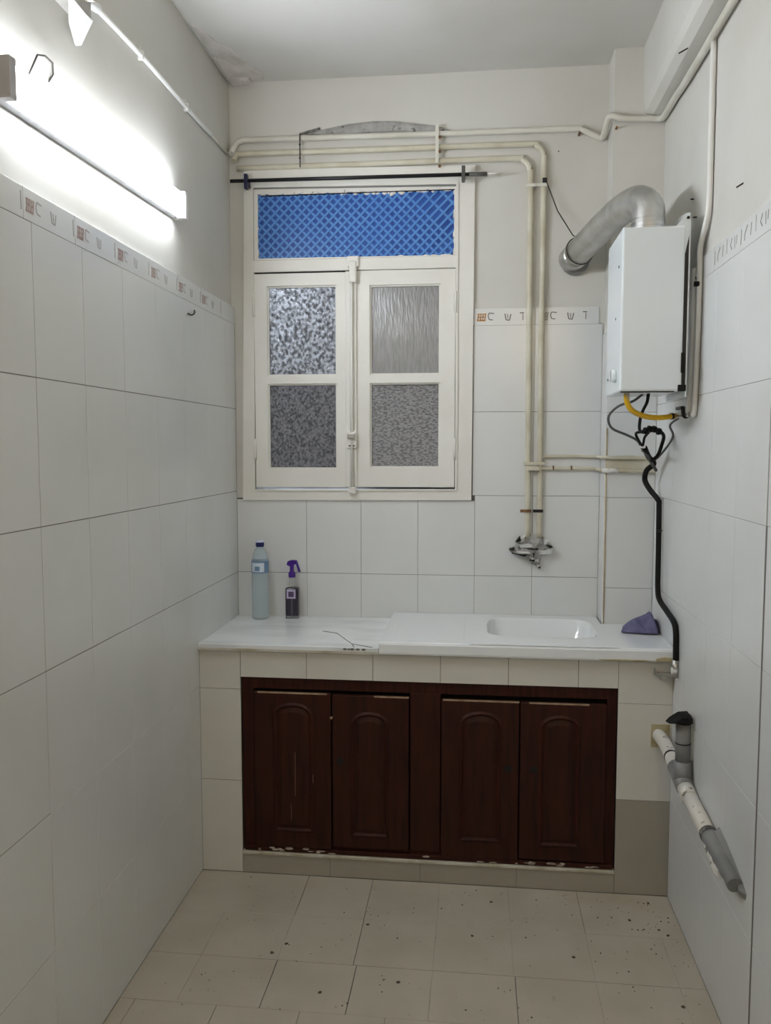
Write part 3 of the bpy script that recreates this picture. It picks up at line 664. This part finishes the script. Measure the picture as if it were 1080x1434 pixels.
# ------------------------------------------------------------------ lamp on the left wall
WXL = XL - PTL
ly0, ly1, lz0, lz1 = 1.665, 2.690, 2.306, 2.340
lp = thing('wall_lamp', (XL, 2.1, 2.30), 'lit white strip lamp fixed along the left wall above the border tiles', 'lamp')
def zl(y): return lz0 + (lz1 - lz0) * (y - ly0) / (ly1 - ly0)
def slanted(x0, x1, y0, y1, dz0, dz1):
    return MB().add([(x, y, zl(y) + d) for x in (x0, x1) for y in (y0, y1) for d in (dz0, dz1)], [(0, 1, 3, 2), (4, 6, 7, 5), (0, 4, 5, 1), (2, 3, 7, 6), (0, 2, 6, 4), (1, 5, 7, 3)])
slanted(WXL, -.982, ly0, ly1, -.040, .040).build('housing', 'body', lp)
slanted(WXL, -.955, ly0 - .012, ly0 + .012, -.042, .042).build('end_cap', 'body', lp)  # near cap: shade on its unlit end put into the grey
slanted(WXL, -.955, ly1 - .012, ly1 + .012, -.042, .042).build('end_cap', 'conduit', lp)  # far cap: lamplight falling on it put into the paler colour
slanted(-.982, -.966, ly0 + .012, ly1 - .012, -.037, .037).build('lit_diffuser', 'tube', lp)

# junction box and conduit on the left wall
jb = thing('junction_box', (XL, 2.0, 2.66), 'grimy white junction box hanging open at the top of the left wall', 'junction box')
WXL = XL - PTL
MB().box(WXL, WXL + .045, 1.93, 2.045, 2.60, 2.72, c=.008).build('box_body', 'box', jb)
MB().tube([(WXL + .045, 2.0, 2.665), (WXL + .075, 1.995, 2.66)], .034, n=20).build('lamp_socket', 'flaking', jb)
fo = [(WXL + .046, 1.925, 2.606), (WXL + .050, 1.995, 2.598), (WXL + .046, 2.045, 2.604), (WXL + .016, 2.040, 2.545), (WXL + .012, 2.022, 2.536), (WXL + .024, 1.97, 2.562)]
MB().add(fo + [(x - .004, y, z + .004) for x, y, z in fo], [(0, 1, 2, 3, 4, 5), (11, 10, 9, 8, 7, 6)] + [(k, k + 6, (k + 1) % 6 + 6, (k + 1) % 6) for k in range(6)]).build('hanging_cover', 'conduit', jb)
cd = thing('conduit', (XL, 2.6, 2.69), 'thin white cable conduit running from the junction box to the window corner', 'conduit')
tube('conduit_tube', 'conduit', cd, [(WXL + .010, 2.046, 2.665), (WXL + .010, 2.12, 2.684), (WXL + .009, 2.434, 2.700), (WXL + .009, 2.816, 2.703), (WXL + .008, 3.08, 2.708)], .0075, n=10)
tube('conduit_sleeve', 'conduit', cd, [(WXL + .010, 2.05, 2.667), (WXL + .010, 2.15, 2.688)], .0115, n=10)
tube('conduit_wire', 'pipe', cd, [(WXL + .008, 3.08, 2.708), (WXL + .006, 3.29, 2.712)], .0045, n=8)
for y, z in ((2.434, 2.700), (2.816, 2.703)):
    MB().box(WXL, WXL + .017, y - .006, y + .006, z - .013, z + .013, c=.002).box(WXL, WXL + .008, y - .003, y + .003, z + .010, z + .026).build('clip', 'conduit', cd)
hk = MB().tube([(WXL + .012, 1.795, 2.372), (WXL + .014, 1.83, 2.428), (WXL + .013, 1.865, 2.442), (WXL + .010, 1.905, 2.444), (WXL + .003, 1.92, 2.425), (WXL + .002, 1.90, 2.40)], .0022, n=8, smooth_path=False)
tag(hk.build('wire_hook', 'wire'), 'small bent wire hook on the left wall above the lamp', 'hook')

# ------------------------------------------------------------------ pipes on the back wall
PB = YB + PT - .013
rp = .0115
cx1 = COLX - .012; PY = COLY - .013; PXR = XR - .012
p1 = thing('heating_pipe', (-.9, YB, 2.77), 'topmost cream pipe over the window, stepping round the column and along the beam', 'pipe', None)
tube('pipe_run', 'pipe', p1, [(-.985, 3.300, 2.715), (-.975, PB, 2.752), (-.945, PB, 2.771), (-.85, PB, 2.772), (-.2, PB, 2.766), (.34, PB, 2.764), (.385, PB, 2.760), (.448, PB, 2.729), (.464, PB - .005, 2.727),
     (.467, 3.27, 2.733), (.469, 3.21, 2.752), (.478, PY, 2.755), (.52, PY, 2.743), (.61, PY, 2.740), (.640, PY, 2.738), (PXR + .002, PY - .03, 2.735), (PXR + .002, 3.0, 2.731), (PXR + .002, 2.4, 2.716), (PXR + .002, YR + .1, 2.71)], rp, n=12, sub=5)
for p in ((.378, PB - .001, 2.744), (.497, COLY, 2.715)): MB().tube([(p[0], p[1] - .012, p[2]), (p[0], p[1] + .016, p[2])], .0042, n=8).build('screw', 'rust', p1)
p2 = thing('water_pipe', (.25, YB, 2.7), 'middle cream pipe over the window bending down as the right vertical riser', 'pipe')
tube('pipe_run', 'pipe_y', p2, [(-.978, PB - .01, 2.690), (-.970, PB, 2.712), (-.945, PB, 2.719), (-.5, PB, 2.716), (.15, PB, 2.714), (.215, PB, 2.706), (.244, PB, 2.672), (.246, PB, 2.60), (.2465, PB, 2.0), (.2485, PB, 1.4), (.249, PB, 1.19)], rp, n=12)
p3 = thing('water_pipe', (.2, YB, 2.65), 'lowest cream pipe over the window bending down as the left vertical riser', 'pipe')
tube('pipe_run', 'pipe_y', p3, [(-.970, PB, 2.664), (-.5, PB, 2.662), (.10, PB, 2.663), (.165, PB, 2.656), (.193, PB, 2.622), (.196, PB, 2.55), (.199, PB, 2.0), (.2015, PB, 1.4), (.203, PB, 1.19)], rp, n=12)
tag(p2, p2['label'], 'pipe'); tag(p3, p3['label'], 'pipe')
for x, lab in ((-.708, 'wire strap across the three pipes above the left casement'), (-.165, 'iron strap across the three pipes above the right casement')):
    t = thing('pipe_strap', (x, YB, 2.66), lab, 'strap')
    if x < -.5: tube('strap_wire', 'wire', t, [(x, PB - rp - .002, 2.655), (x, PB - rp - .003, 2.72), (x, PB - rp - .002, 2.785)], .0022, n=6)
    else:
        MB().box(x - .007, x + .006, PB - rp - .006, PB - rp - .001, 2.652, 2.795, c=.001).build('strap_bar', 'pipe', t)
        for z in (2.748, 2.694, 2.640): MB().tube([(x + .010, PB - rp - .006, z), (x + .010, PB - rp, z)], .006, n=8).build('bolt', 'rust', t)
    for z in (2.690, 2.742) if x < -.5 else (): MB().tube([(x, PB - rp - .006, z), (x, PB - rp - .001, z)], .004, n=8).build('bolt', 'wire', t)
def clampbar(z, x0, x1, m, lab):
    t = thing('pipe_clamp', ((x0 + x1) / 2, YB, z), lab, 'clamp')
    MB().box(x0, x1, PB - rp - .004, PB - rp - .0005, z - .006, z + .006, c=.001).build('clamp_bar', m, t)
    MB().tube([((x0 + x1) / 2 - .004, PB - rp - .009, z), ((x0 + x1) / 2 - .004, PB - rp - .002, z)], .005, n=8).build('clamp_screw', 'rust' if m == 'rust' else m, t)
clampbar(2.556, .178, .262, 'pipe', 'cream clamp holding both risers just below their bends')
clampbar(1.484, .182, .268, 'pipe_y', 'cream clamp on the risers where the branch pipes leave')
clampbar(1.296, .172, .216, 'rust', 'rusty brown clamp low on the left riser')
clampbar(1.2965, .222, .262, 'black', 'black clamp low on the right riser')
# branch pipes to the right wall
def branch(z, lab, r, x0):
    t = thing('branch_pipe', (.4, YB, z), lab, 'pipe')
    tube('pipe_run', 'pipe_y', t, [(x0, PB - .004, z), (.36, PB, z + .001), (.44, PB, z), (.462, PB - .006, z), (.470, 3.30, z - .001), (.470, 3.22, z - .002), (.482, PY + .004, z - .002), (.53, PY + .004, z - .004), (.60, PY + .004, z - .004), (.664, PY + .004, z - .006)], r, n=10, sub=4)
    return t
branch(1.512, 'upper thin branch pipe crossing the column to the right wall', .0065, .258)
tt = branch(1.464, 'lower thin branch pipe crossing the column to the right wall', .0075, .215)
box('pipe_elbow', 'pipe_y', tt, .198, .244, PB - rp - .012, PB - rp + .004, 1.456, 1.474, c=.003)
for x in (.30, .37): MB().box(x - .003, x + .003, PB - .010, PB + .01, 1.459, 1.476, c=.002).build('pipe_clip', 'rust', tt)
tube('paint_sleeve', 'conduit', tt, [(.470, PY + .003, 1.461), (.53, PY + .003, 1.460)], .0088, n=10)
# two gas pipes on the right wall
g1 = thing('gas_pipe', (XR, 2.6, 2.2), 'long thin white pipe dropping from the beam past the water heater', 'pipe')
GX = XR - .008
tube('pipe_run', 'conduit', g1, [(GX + .004, 2.548, 2.716), (GX + .004, 2.545, 2.45), (GX + .004, 2.545, 2.26), (GX, 2.560, 2.20), (GX - .002, 2.606, 2.145), (GX - .002, 2.604, 2.08), (GX - .001, 2.608, 1.90), (GX - .001, 2.622, 1.668), (GX - .002, 2.640, 1.652)], .0085, n=10)
g2 = thing('gas_pipe', (XR, 2.64, 1.8), 'short wide white pipe beside the heater ending at the gas valve', 'pipe')
tube('pipe_run', 'conduit', g2, [(GX - .004, 2.642, 2.09), (GX - .004, 2.640, 1.9), (GX - .004, 2.652, 1.70), (GX - .005, 2.668, 1.656)], .0125, n=12)
MB().tube([(GX - .004, 2.600, 2.036), (GX - .018, 2.600, 2.036)], .008, n=10).build('pipe_clip_screw', 'rubber', g1)
MB().tube([(GX + .002, 2.665, 2.03), (GX - .004, 2.660, 2.055), (GX - .006, 2.640, 2.065), (GX - .008, 2.612, 2.05)], .002, n=6).build('pipe_clip_wire', 'wire', g1)
gv = thing('gas_valve', (XR - .02, 2.70, 1.65), 'small brass gas valve with black lever under the heater', 'valve')
MB().tube([(.655, 2.655, 1.651), (.640, 2.72, 1.650), (.632, 2.76, 1.650)], .009, n=10).build('valve_body', 'steel', gv)
MB().tube([(.643, 2.70, 1.652), (.643, 2.70, 1.676)], .006, n=8).build('valve_stem', 'black', gv)
MB().box(.634, .646, 2.695, 2.765, 1.668, 1.678, c=.002).build('valve_lever', 'black', gv)
MB().tube([(.648, 2.675, 1.651), (.646, 2.685, 1.651)], .013, n=10).build('valve_nut', 'black', gv)

# ------------------------------------------------------------------ water heater on the right wall
hx0, hx1, hy0, hy1, hz0, hz1 = .424, .605, 2.565, 2.835, 1.716, 2.200
wh = thing('water_heater', (.56, 2.7, hz0), 'white enamel gas water heater hung on the right wall', 'water heater')
MB().box(hx0, hx1, hy0, hy1, hz0, hz1, c=.006).build('cover', 'heater', wh)
MB().box(hx1 - .004, hx1 + .012, hy0 + .012, hy1 - .012, hz0 + .02, hz1 - .02).build('rear_gap', 'black', wh)
MB().prism([(2.575, 1.70), (2.575, 2.215), (2.60, 2.245), (2.70, 2.258), (2.80, 2.245), (2.825, 2.215), (2.825, 1.70)], ((hx1 + .012, 0, 0), (0, 1, 0), (0, 0, 1), (1, 0, 0)), 0, .004).build('back_plate', 'heater', wh)
MB().prism([(hx1 - .03, 2.197), (hx1 + .004, 2.236), (hx1 + .012, 2.236), (hx1 + .012, 2.18), (hx1 - .0, 2.12)], ((0, hy0 + .004, 0), (1, 0, 0), (0, 0, 1), (0, 1, 0)), 0, .004).build('corner_flange', 'heater', wh)
MB().tube([(hx1 + .006, hy0 + .001, 2.222), (hx1 + .006, hy0 + .006, 2.222)], .0045, n=8).build('hanging_hole', 'hole', wh)
MB().box(hx0 + .004, hx1 - .02, hy0 + .004, hy0 + .012, hz0 - .003, hz0 + .002).build('bottom_lip', 'black', wh)
for y, z in ((2.62, 2.095), (2.66, 1.945), (2.79, 1.768)): MB().tube([(hx0 - .0015, y, z), (hx0 + .002, y, z)], .0042, n=8).build('screw_hole', 'hole', wh)
kb = MB().tube([(hx0 - .014, 2.64, 1.768), (hx0 + .002, 2.64, 1.768)], .020, n=20).build('control_knob', 'heater', wh)
MB().box(hx0 - .017, hx0 - .013, 2.637, 2.643, 1.752, 1.784).build('knob_grip', 'body', kb)
MB().box(hx1 - .012, hx1 + .012, hy0 - .003, hy0 + .01, 1.716, 1.735, c=.002).build('cover_clip', 'rubber', wh)
MB().box(hx1 - .004, hx1 + .006, hy0 - .004, hy0 + .006, 1.77, 1.83, c=.002).build('cover_clip', 'rubber', wh)
# flue duct into the back wall
fp = thing('flue_pipe', (.54, 2.68, 2.2), 'silver aluminium flue pipe arching from heater top into back wall', 'flue')
tube('duct', 'alu', fp, [(.517, 2.69, 2.195), (.521, 2.69, 2.245), (.519, 2.705, 2.292), (.503, 2.775, 2.330), (.474, 2.90, 2.340), (.444, 3.02, 2.330), (.405, 3.16, 2.306), (.368, 3.285, 2.282)], .049, n=28, sub=14,
     rfun=lambda t, i: .049 + .0010 * (i % 2))
for z in (2.225, 2.238, 2.251): MB().tube([(.520, 2.69, z - .002), (.520, 2.69, z + .002)], .0515, n=28).build('duct_rib', 'alu', fp)
tube('duct_end', 'alu', fp, [(.372, 3.272, 2.2845), (.356, 3.332, 2.272)], .0505, n=28)
MB().tube([(.372, 3.322, 2.268), (.372, 3.337, 2.268)], .054, n=24).build('wall_collar', 'pvcgrey', fp)
tw = MB().tube([(.252, PB - rp - .004, 2.575), (.30, 3.31, 2.455), (.352, 3.25, 2.348), (.357, 3.235, 2.340)], .0022, n=6, smooth_path=False)
o = thing('tie_wire', (.25, YB, 2.57), 'black tie wire from the pipe clamp to the flue', 'wire')
tw.build('wire_run', 'wire', o)
MB().box(.240, .258, PB - rp - .012, PB - rp - .004, 2.562, 2.580, c=.002).build('wire_knot', 'black', o)
d = (Vector((.368, 3.285, 2.282)) - Vector((.405, 3.16, 2.306))).normalized(); c0 = Vector((.379, 3.25, 2.289)); a = d.cross(Vector((0, 0, 1))).normalized(); bb = a.cross(d)
MB().tube([c0 + (a * math.cos(t) + bb * math.sin(t)) * .053 for t in [2 * math.pi * k / 28 for k in range(29)]], .0022, n=6, smooth_path=False).build('wire_loop', 'wire', o)

# hoses and cables under the heater
gh = thing('gas_hose', (.54, 2.7, 1.68), 'yellow rubber gas hose looping from the heater to the valve', 'hose')
tube('hose_run', 'gas', gh, [(.462, 2.66, 1.722), (.463, 2.66, 1.690), (.482, 2.67, 1.663), (.525, 2.69, 1.646), (.575, 2.71, 1.642), (.628, 2.74, 1.649)], .0085, n=12)
tube('hose_end', 'caulk', gh, [(.462, 2.66, 1.724), (.4625, 2.66, 1.698)], .0092, n=12)
tube('hose_clip', 'black', gh, [(.612, 2.732, 1.647), (.620, 2.737, 1.648)], .0105, n=12)
c1 = thing('power_cable', (.5, 2.8, 1.7), 'thin dark cable looping left from the heater to the tangle', 'cable')
tube('cable_run', 'greycable', c1, [(.518, 2.70, 1.716), (.492, 2.72, 1.695), (.455, 2.74, 1.683), (.430, 2.76, 1.660), (.426, 2.78, 1.637), (.445, 2.81, 1.610), (.500, 2.86, 1.590), (.545, 2.92, 1.572), (.572, 2.97, 1.545), (.580, 3.0, 1.535)], .0042, n=8)
c2 = thing('power_cable', (.55, 2.75, 1.7), 'black cable hanging straight down from the heater to the tangle', 'cable')
tube('cable_run', 'rubber', c2, [(.532, 2.68, 1.718), (.530, 2.69, 1.690), (.524, 2.72, 1.665), (.522, 2.75, 1.640), (.530, 2.80, 1.607), (.548, 2.84, 1.598)], .0052, n=8)
c3 = thing('cable_tangle', (.60, 2.9, 1.55), 'knotted black cables and tape bundled on the right wall', 'cable')
tube('cable_loop', 'rubber', c3, [(.553, 2.85, 1.598), (.580, 2.87, 1.610), (.612, 2.90, 1.604), (.640, 2.95, 1.588), (.640, 2.98, 1.555), (.632, 3.0, 1.520), (.615, 3.02, 1.500)], .0062, n=8)
tube('tape_knot', 'rubber', c3, [(.556, 2.852, 1.602), (.585, 2.875, 1.611), (.620, 2.91, 1.600)], .0125, n=10, rfun=lambda t, i: .010 + .003 * math.sin(i * 1.9))
tube('cable_loop', 'rubber', c3, [(.553, 2.86, 1.600), (.534, 2.88, 1.596), (.545, 2.90, 1.575), (.566, 2.93, 1.555), (.570, 2.92, 1.582), (.580, 2.90, 1.600)], .0045, n=8)
tube('cable_loop', 'greycable', c3, [(.570, 2.96, 1.548), (.598, 3.0, 1.518), (.625, 3.05, 1.488), (.645, 3.08, 1.465)], .006, n=8)
tube('cable_loop', 'greycable', c3, [(.655, 2.80, 1.645), (.640, 2.86, 1.622), (.660, 2.90, 1.590), (.658, 2.96, 1.555), (.640, 3.02, 1.515), (.625, 3.05, 1.50)], .0038, n=8)
box('white_connector', 'conduit', c3, .560, .580, 2.945, 2.960, 1.545, 1.562, c=.003)
bh = thing('drain_hose', (.63, 3.0, 1.2), 'long black hose running down the right wall to the counter corner', 'hose')
tube('hose_run', 'rubber', bh, [(.578, 2.96, 1.548), (.605, 3.02, 1.515), (.632, 3.06, 1.490), (.612, 3.08, 1.465), (.610, 3.10, 1.43), (.625, 3.08, 1.395), (.648, 3.05, 1.36), (.652, 3.05, 1.33), (.652, 3.04, 1.15), (.651, 3.03, 1.04), (.652, 3.00, 1.005), (.655, 2.90, .985), (.656, 2.80, .968), (.657, 2.772, .94), (.657, 2.765, .88), (.657, 2.762, .848)], .0098, n=12)
MB().tube([(.660, 3.04, 1.25), (.645, 3.03, 1.25)], .005, n=8).build('hose_clip', 'black', bh)
# little stop valve bracket under the worktop edge
sv = thing('stop_valve', (.63, 2.81, .80), 'small steel stop valve and bracket under the right counter edge', 'valve')
MB().box(.600, .660, 2.795, 2.822, .787, .793, c=.001).box(.600, .604, 2.795, 2.822, .787, .806).build('bracket', 'steel', sv)
MB().tube([(.655, 2.762, .850), (.655, 2.765, .79)], .009, n=12).build('valve_body', 'steel', sv)
MB().tube([(.645, 2.765, .812), (.662, 2.765, .812)], .012, n=12).build('white_cap', 'conduit', sv)
MB().tube([(.620, 2.806, .789), (.620, 2.804, .772), (.640, 2.802, .770), (.640, 2.802, .777)], .0028, n=6, smooth_path=False).build('lever', 'steel', sv)

# ------------------------------------------------------------------ drain pipe on the right wall
dp = thing('drain_pipe', (.63, 2.5, .52), 'sloping drain pipe on the right wall with a grey riser', 'pipe')
PX = .640
tube('white_pipe', 'pvc', dp, [(.622, 2.84, .572), (.632, 2.78, .562), (PX - .003, 2.72, .548), (PX - .003, 2.625, .532)], .022, n=16)
tube('coupling_ring', 'black', dp, [(PX - .003, 2.705, .545), (PX - .003, 2.698, .544)], .0232, n=16)
tube('white_pipe', 'pvc', dp, [(PX - .003, 2.52, .516), (PX, 2.40, .500), (PX + .003, 2.27, .485)], .022, n=16, smooth_path=False)
tube('coupling_ring', 'pvc', dp, [(PX - .003, 2.515, .515), (PX - .003, 2.46, .508)], .0245, n=16)
tube('tee_fitting', 'pvcgrey', dp, [(PX - .003, 2.640, .535), (PX - .003, 2.515, .515)], .026, n=18)
tube('tee_fitting', 'pvcgrey', dp, [(PX - .002, 2.555, .520), (PX - .002, 2.560, .585)], .0265, n=18)
rs = tube('riser', 'pvcgrey', dp, [(PX - .002, 2.560, .580), (PX - .002, 2.565, .705)], .0225, n=18)
tube('wire_tie', 'black', dp, [(PX - .002, 2.562, .640), (PX - .002, 2.562, .6435)], .0238, n=18)
pl = MB().lathe([(.024, 0), (.027, .006), (.026, .018), (.020, .028), (.008, .034)], (PX - .002, 2.565, .703), 18)
pl.mound([(-.052, .704), (-.040, .718), (-.015, .735), (.012, .738), (.026, .722), (.026, .706), (-.01, .708)], ((PX - .002, 2.545, 0), (1, 0, 0), (0, 0, 1), (0, -1, 0)), -.03, .012, .8, .002)
o = pl.build('riser_plug', 'rubber', dp); o['label'] = 'black plastic bag tied over the riser'
tube('coupling_ring', 'mortar_d', dp, [(PX + .003, 2.285, .487), (PX + .003, 2.268, .485)], .0245, n=16)
tube('broken_end', 'pvcgrey', dp, [(PX + .004, 2.27, .485), (PX + .005, 2.17, .474), (PX + .008, 2.06, .460)], .023, n=16, rfun=lambda t, i: .0235 - .005 * t + .0012 * math.sin(i * 2.3))
fkm = MB()
for p_ in ([(2.262, .490), (2.245, .478), (2.230, .470), (2.205, .458), (2.20, .444), (2.225, .450), (2.25, .462), (2.268, .474)], [(2.205, .468), (2.185, .470), (2.165, .458), (2.145, .452), (2.138, .436), (2.16, .434), (2.185, .442), (2.20, .452)]):
    fkm.mound([(-a_, b_) for a_, b_ in p_], ((PX - .006, 0, 0), (0, -1, 0), (0, 0, 1), (-1, 0, 0)), -.012, .010, .85, .002)
o = fkm.build('paint_flakes', 'pvc', dp); o['kind'] = 'stuff'

# ------------------------------------------------------------------ curtain rod
cr = thing('curtain_rod', (-.48, 3.28, 2.61), 'thin black curtain rod on two brackets over the window', 'curtain rod')
RY = 3.275
tube('rod', 'blackrod', cr, [(-.982, RY, 2.600), (-.035, RY, 2.5935)], .0072, n=12)
tube('rod_end', 'rodgrey', cr, [(-.04, RY, 2.5935), (.028, RY, 2.5925)], .0082, n=12)
tube('rod_tip', 'conduit', cr, [(.027, RY, 2.5925), (.085, RY, 2.5935)], .0035, n=8, rfun=lambda t, i: .0045 * (1 - .8 * t))
for x, m in ((-.918, 'navy'), (-.062, 'rodgrey')):
    MB().box(x - .007, x + .007, RY - .012, RY + .012, 2.566, 2.624, c=.002).box(x - .004, x + .004, RY + .01, FY + .001, 2.585, 2.605).build('bracket', m, cr)
    
# nails and marks on the walls
def nail(x, y, z, ax, ln, lab, par):
    e = Vector(ax); p = Vector((x, y, z))
    MB().tube([p - e * .004, p + e * ln], .0022, n=7).build('nail', 'wire', par)
nail(XR + PT, 2.265, 2.225, (-1, .2, -.6), .016, '', wr); nail(XR + PT, 2.72, 2.262, (-1, 0, 0), .012, '', wr); nail(XR + PT, 2.765, 2.33, (-1, 0, 0), .010, '', wr)
nail(WXL, 1.80, 2.56, (1, 0, 0), .006, '', wl); nail(.62, 2.68, 2.750, (-.5, -.1, -.3), .05, '', tb)
nail(.302, YB + PT, 2.688, (0, -1, -.5), .012, '', wk)
MB().tube([(XL + .002, 2.775, 2.005), (XL + .008, 2.795, 2.003), (XL + .012, 2.812, 2.012), (XL + .010, 2.818, 2.022)], .0028, n=7).build('nail', 'wire', wl)
# grime on the floor
dm = MB(); rnd = random.Random(11)
for k in range(210):
    if k < 70: x = XR - abs(rnd.gauss(0, .12)) - .01; y = 2.80 - abs(rnd.gauss(0, .35))
    else: x = rnd.uniform(-.85, .62); y = rnd.uniform(1.95, 2.8)
    r_ = rnd.choice([.0012, .0015, .002, .002, .0025, .0035])
    if k % 17 == 0: r_ = .007
    dm.mound([(x + r_ * rnd.uniform(.5, 1.3) * math.cos(t), y + r_ * rnd.uniform(.5, 1.3) * math.sin(t)) for t in [2 * math.pi * q / 6 for q in range(6)]], ((0, 0, 0), (1, 0, 0), (0, 1, 0), (0, 0, 1)), .0, .0012, .6)
tag(dm.build('floor_grit', 'dirt'), 'scattered dark grit and crumbs on the beige floor tiles', 'grit', kind='stuff')
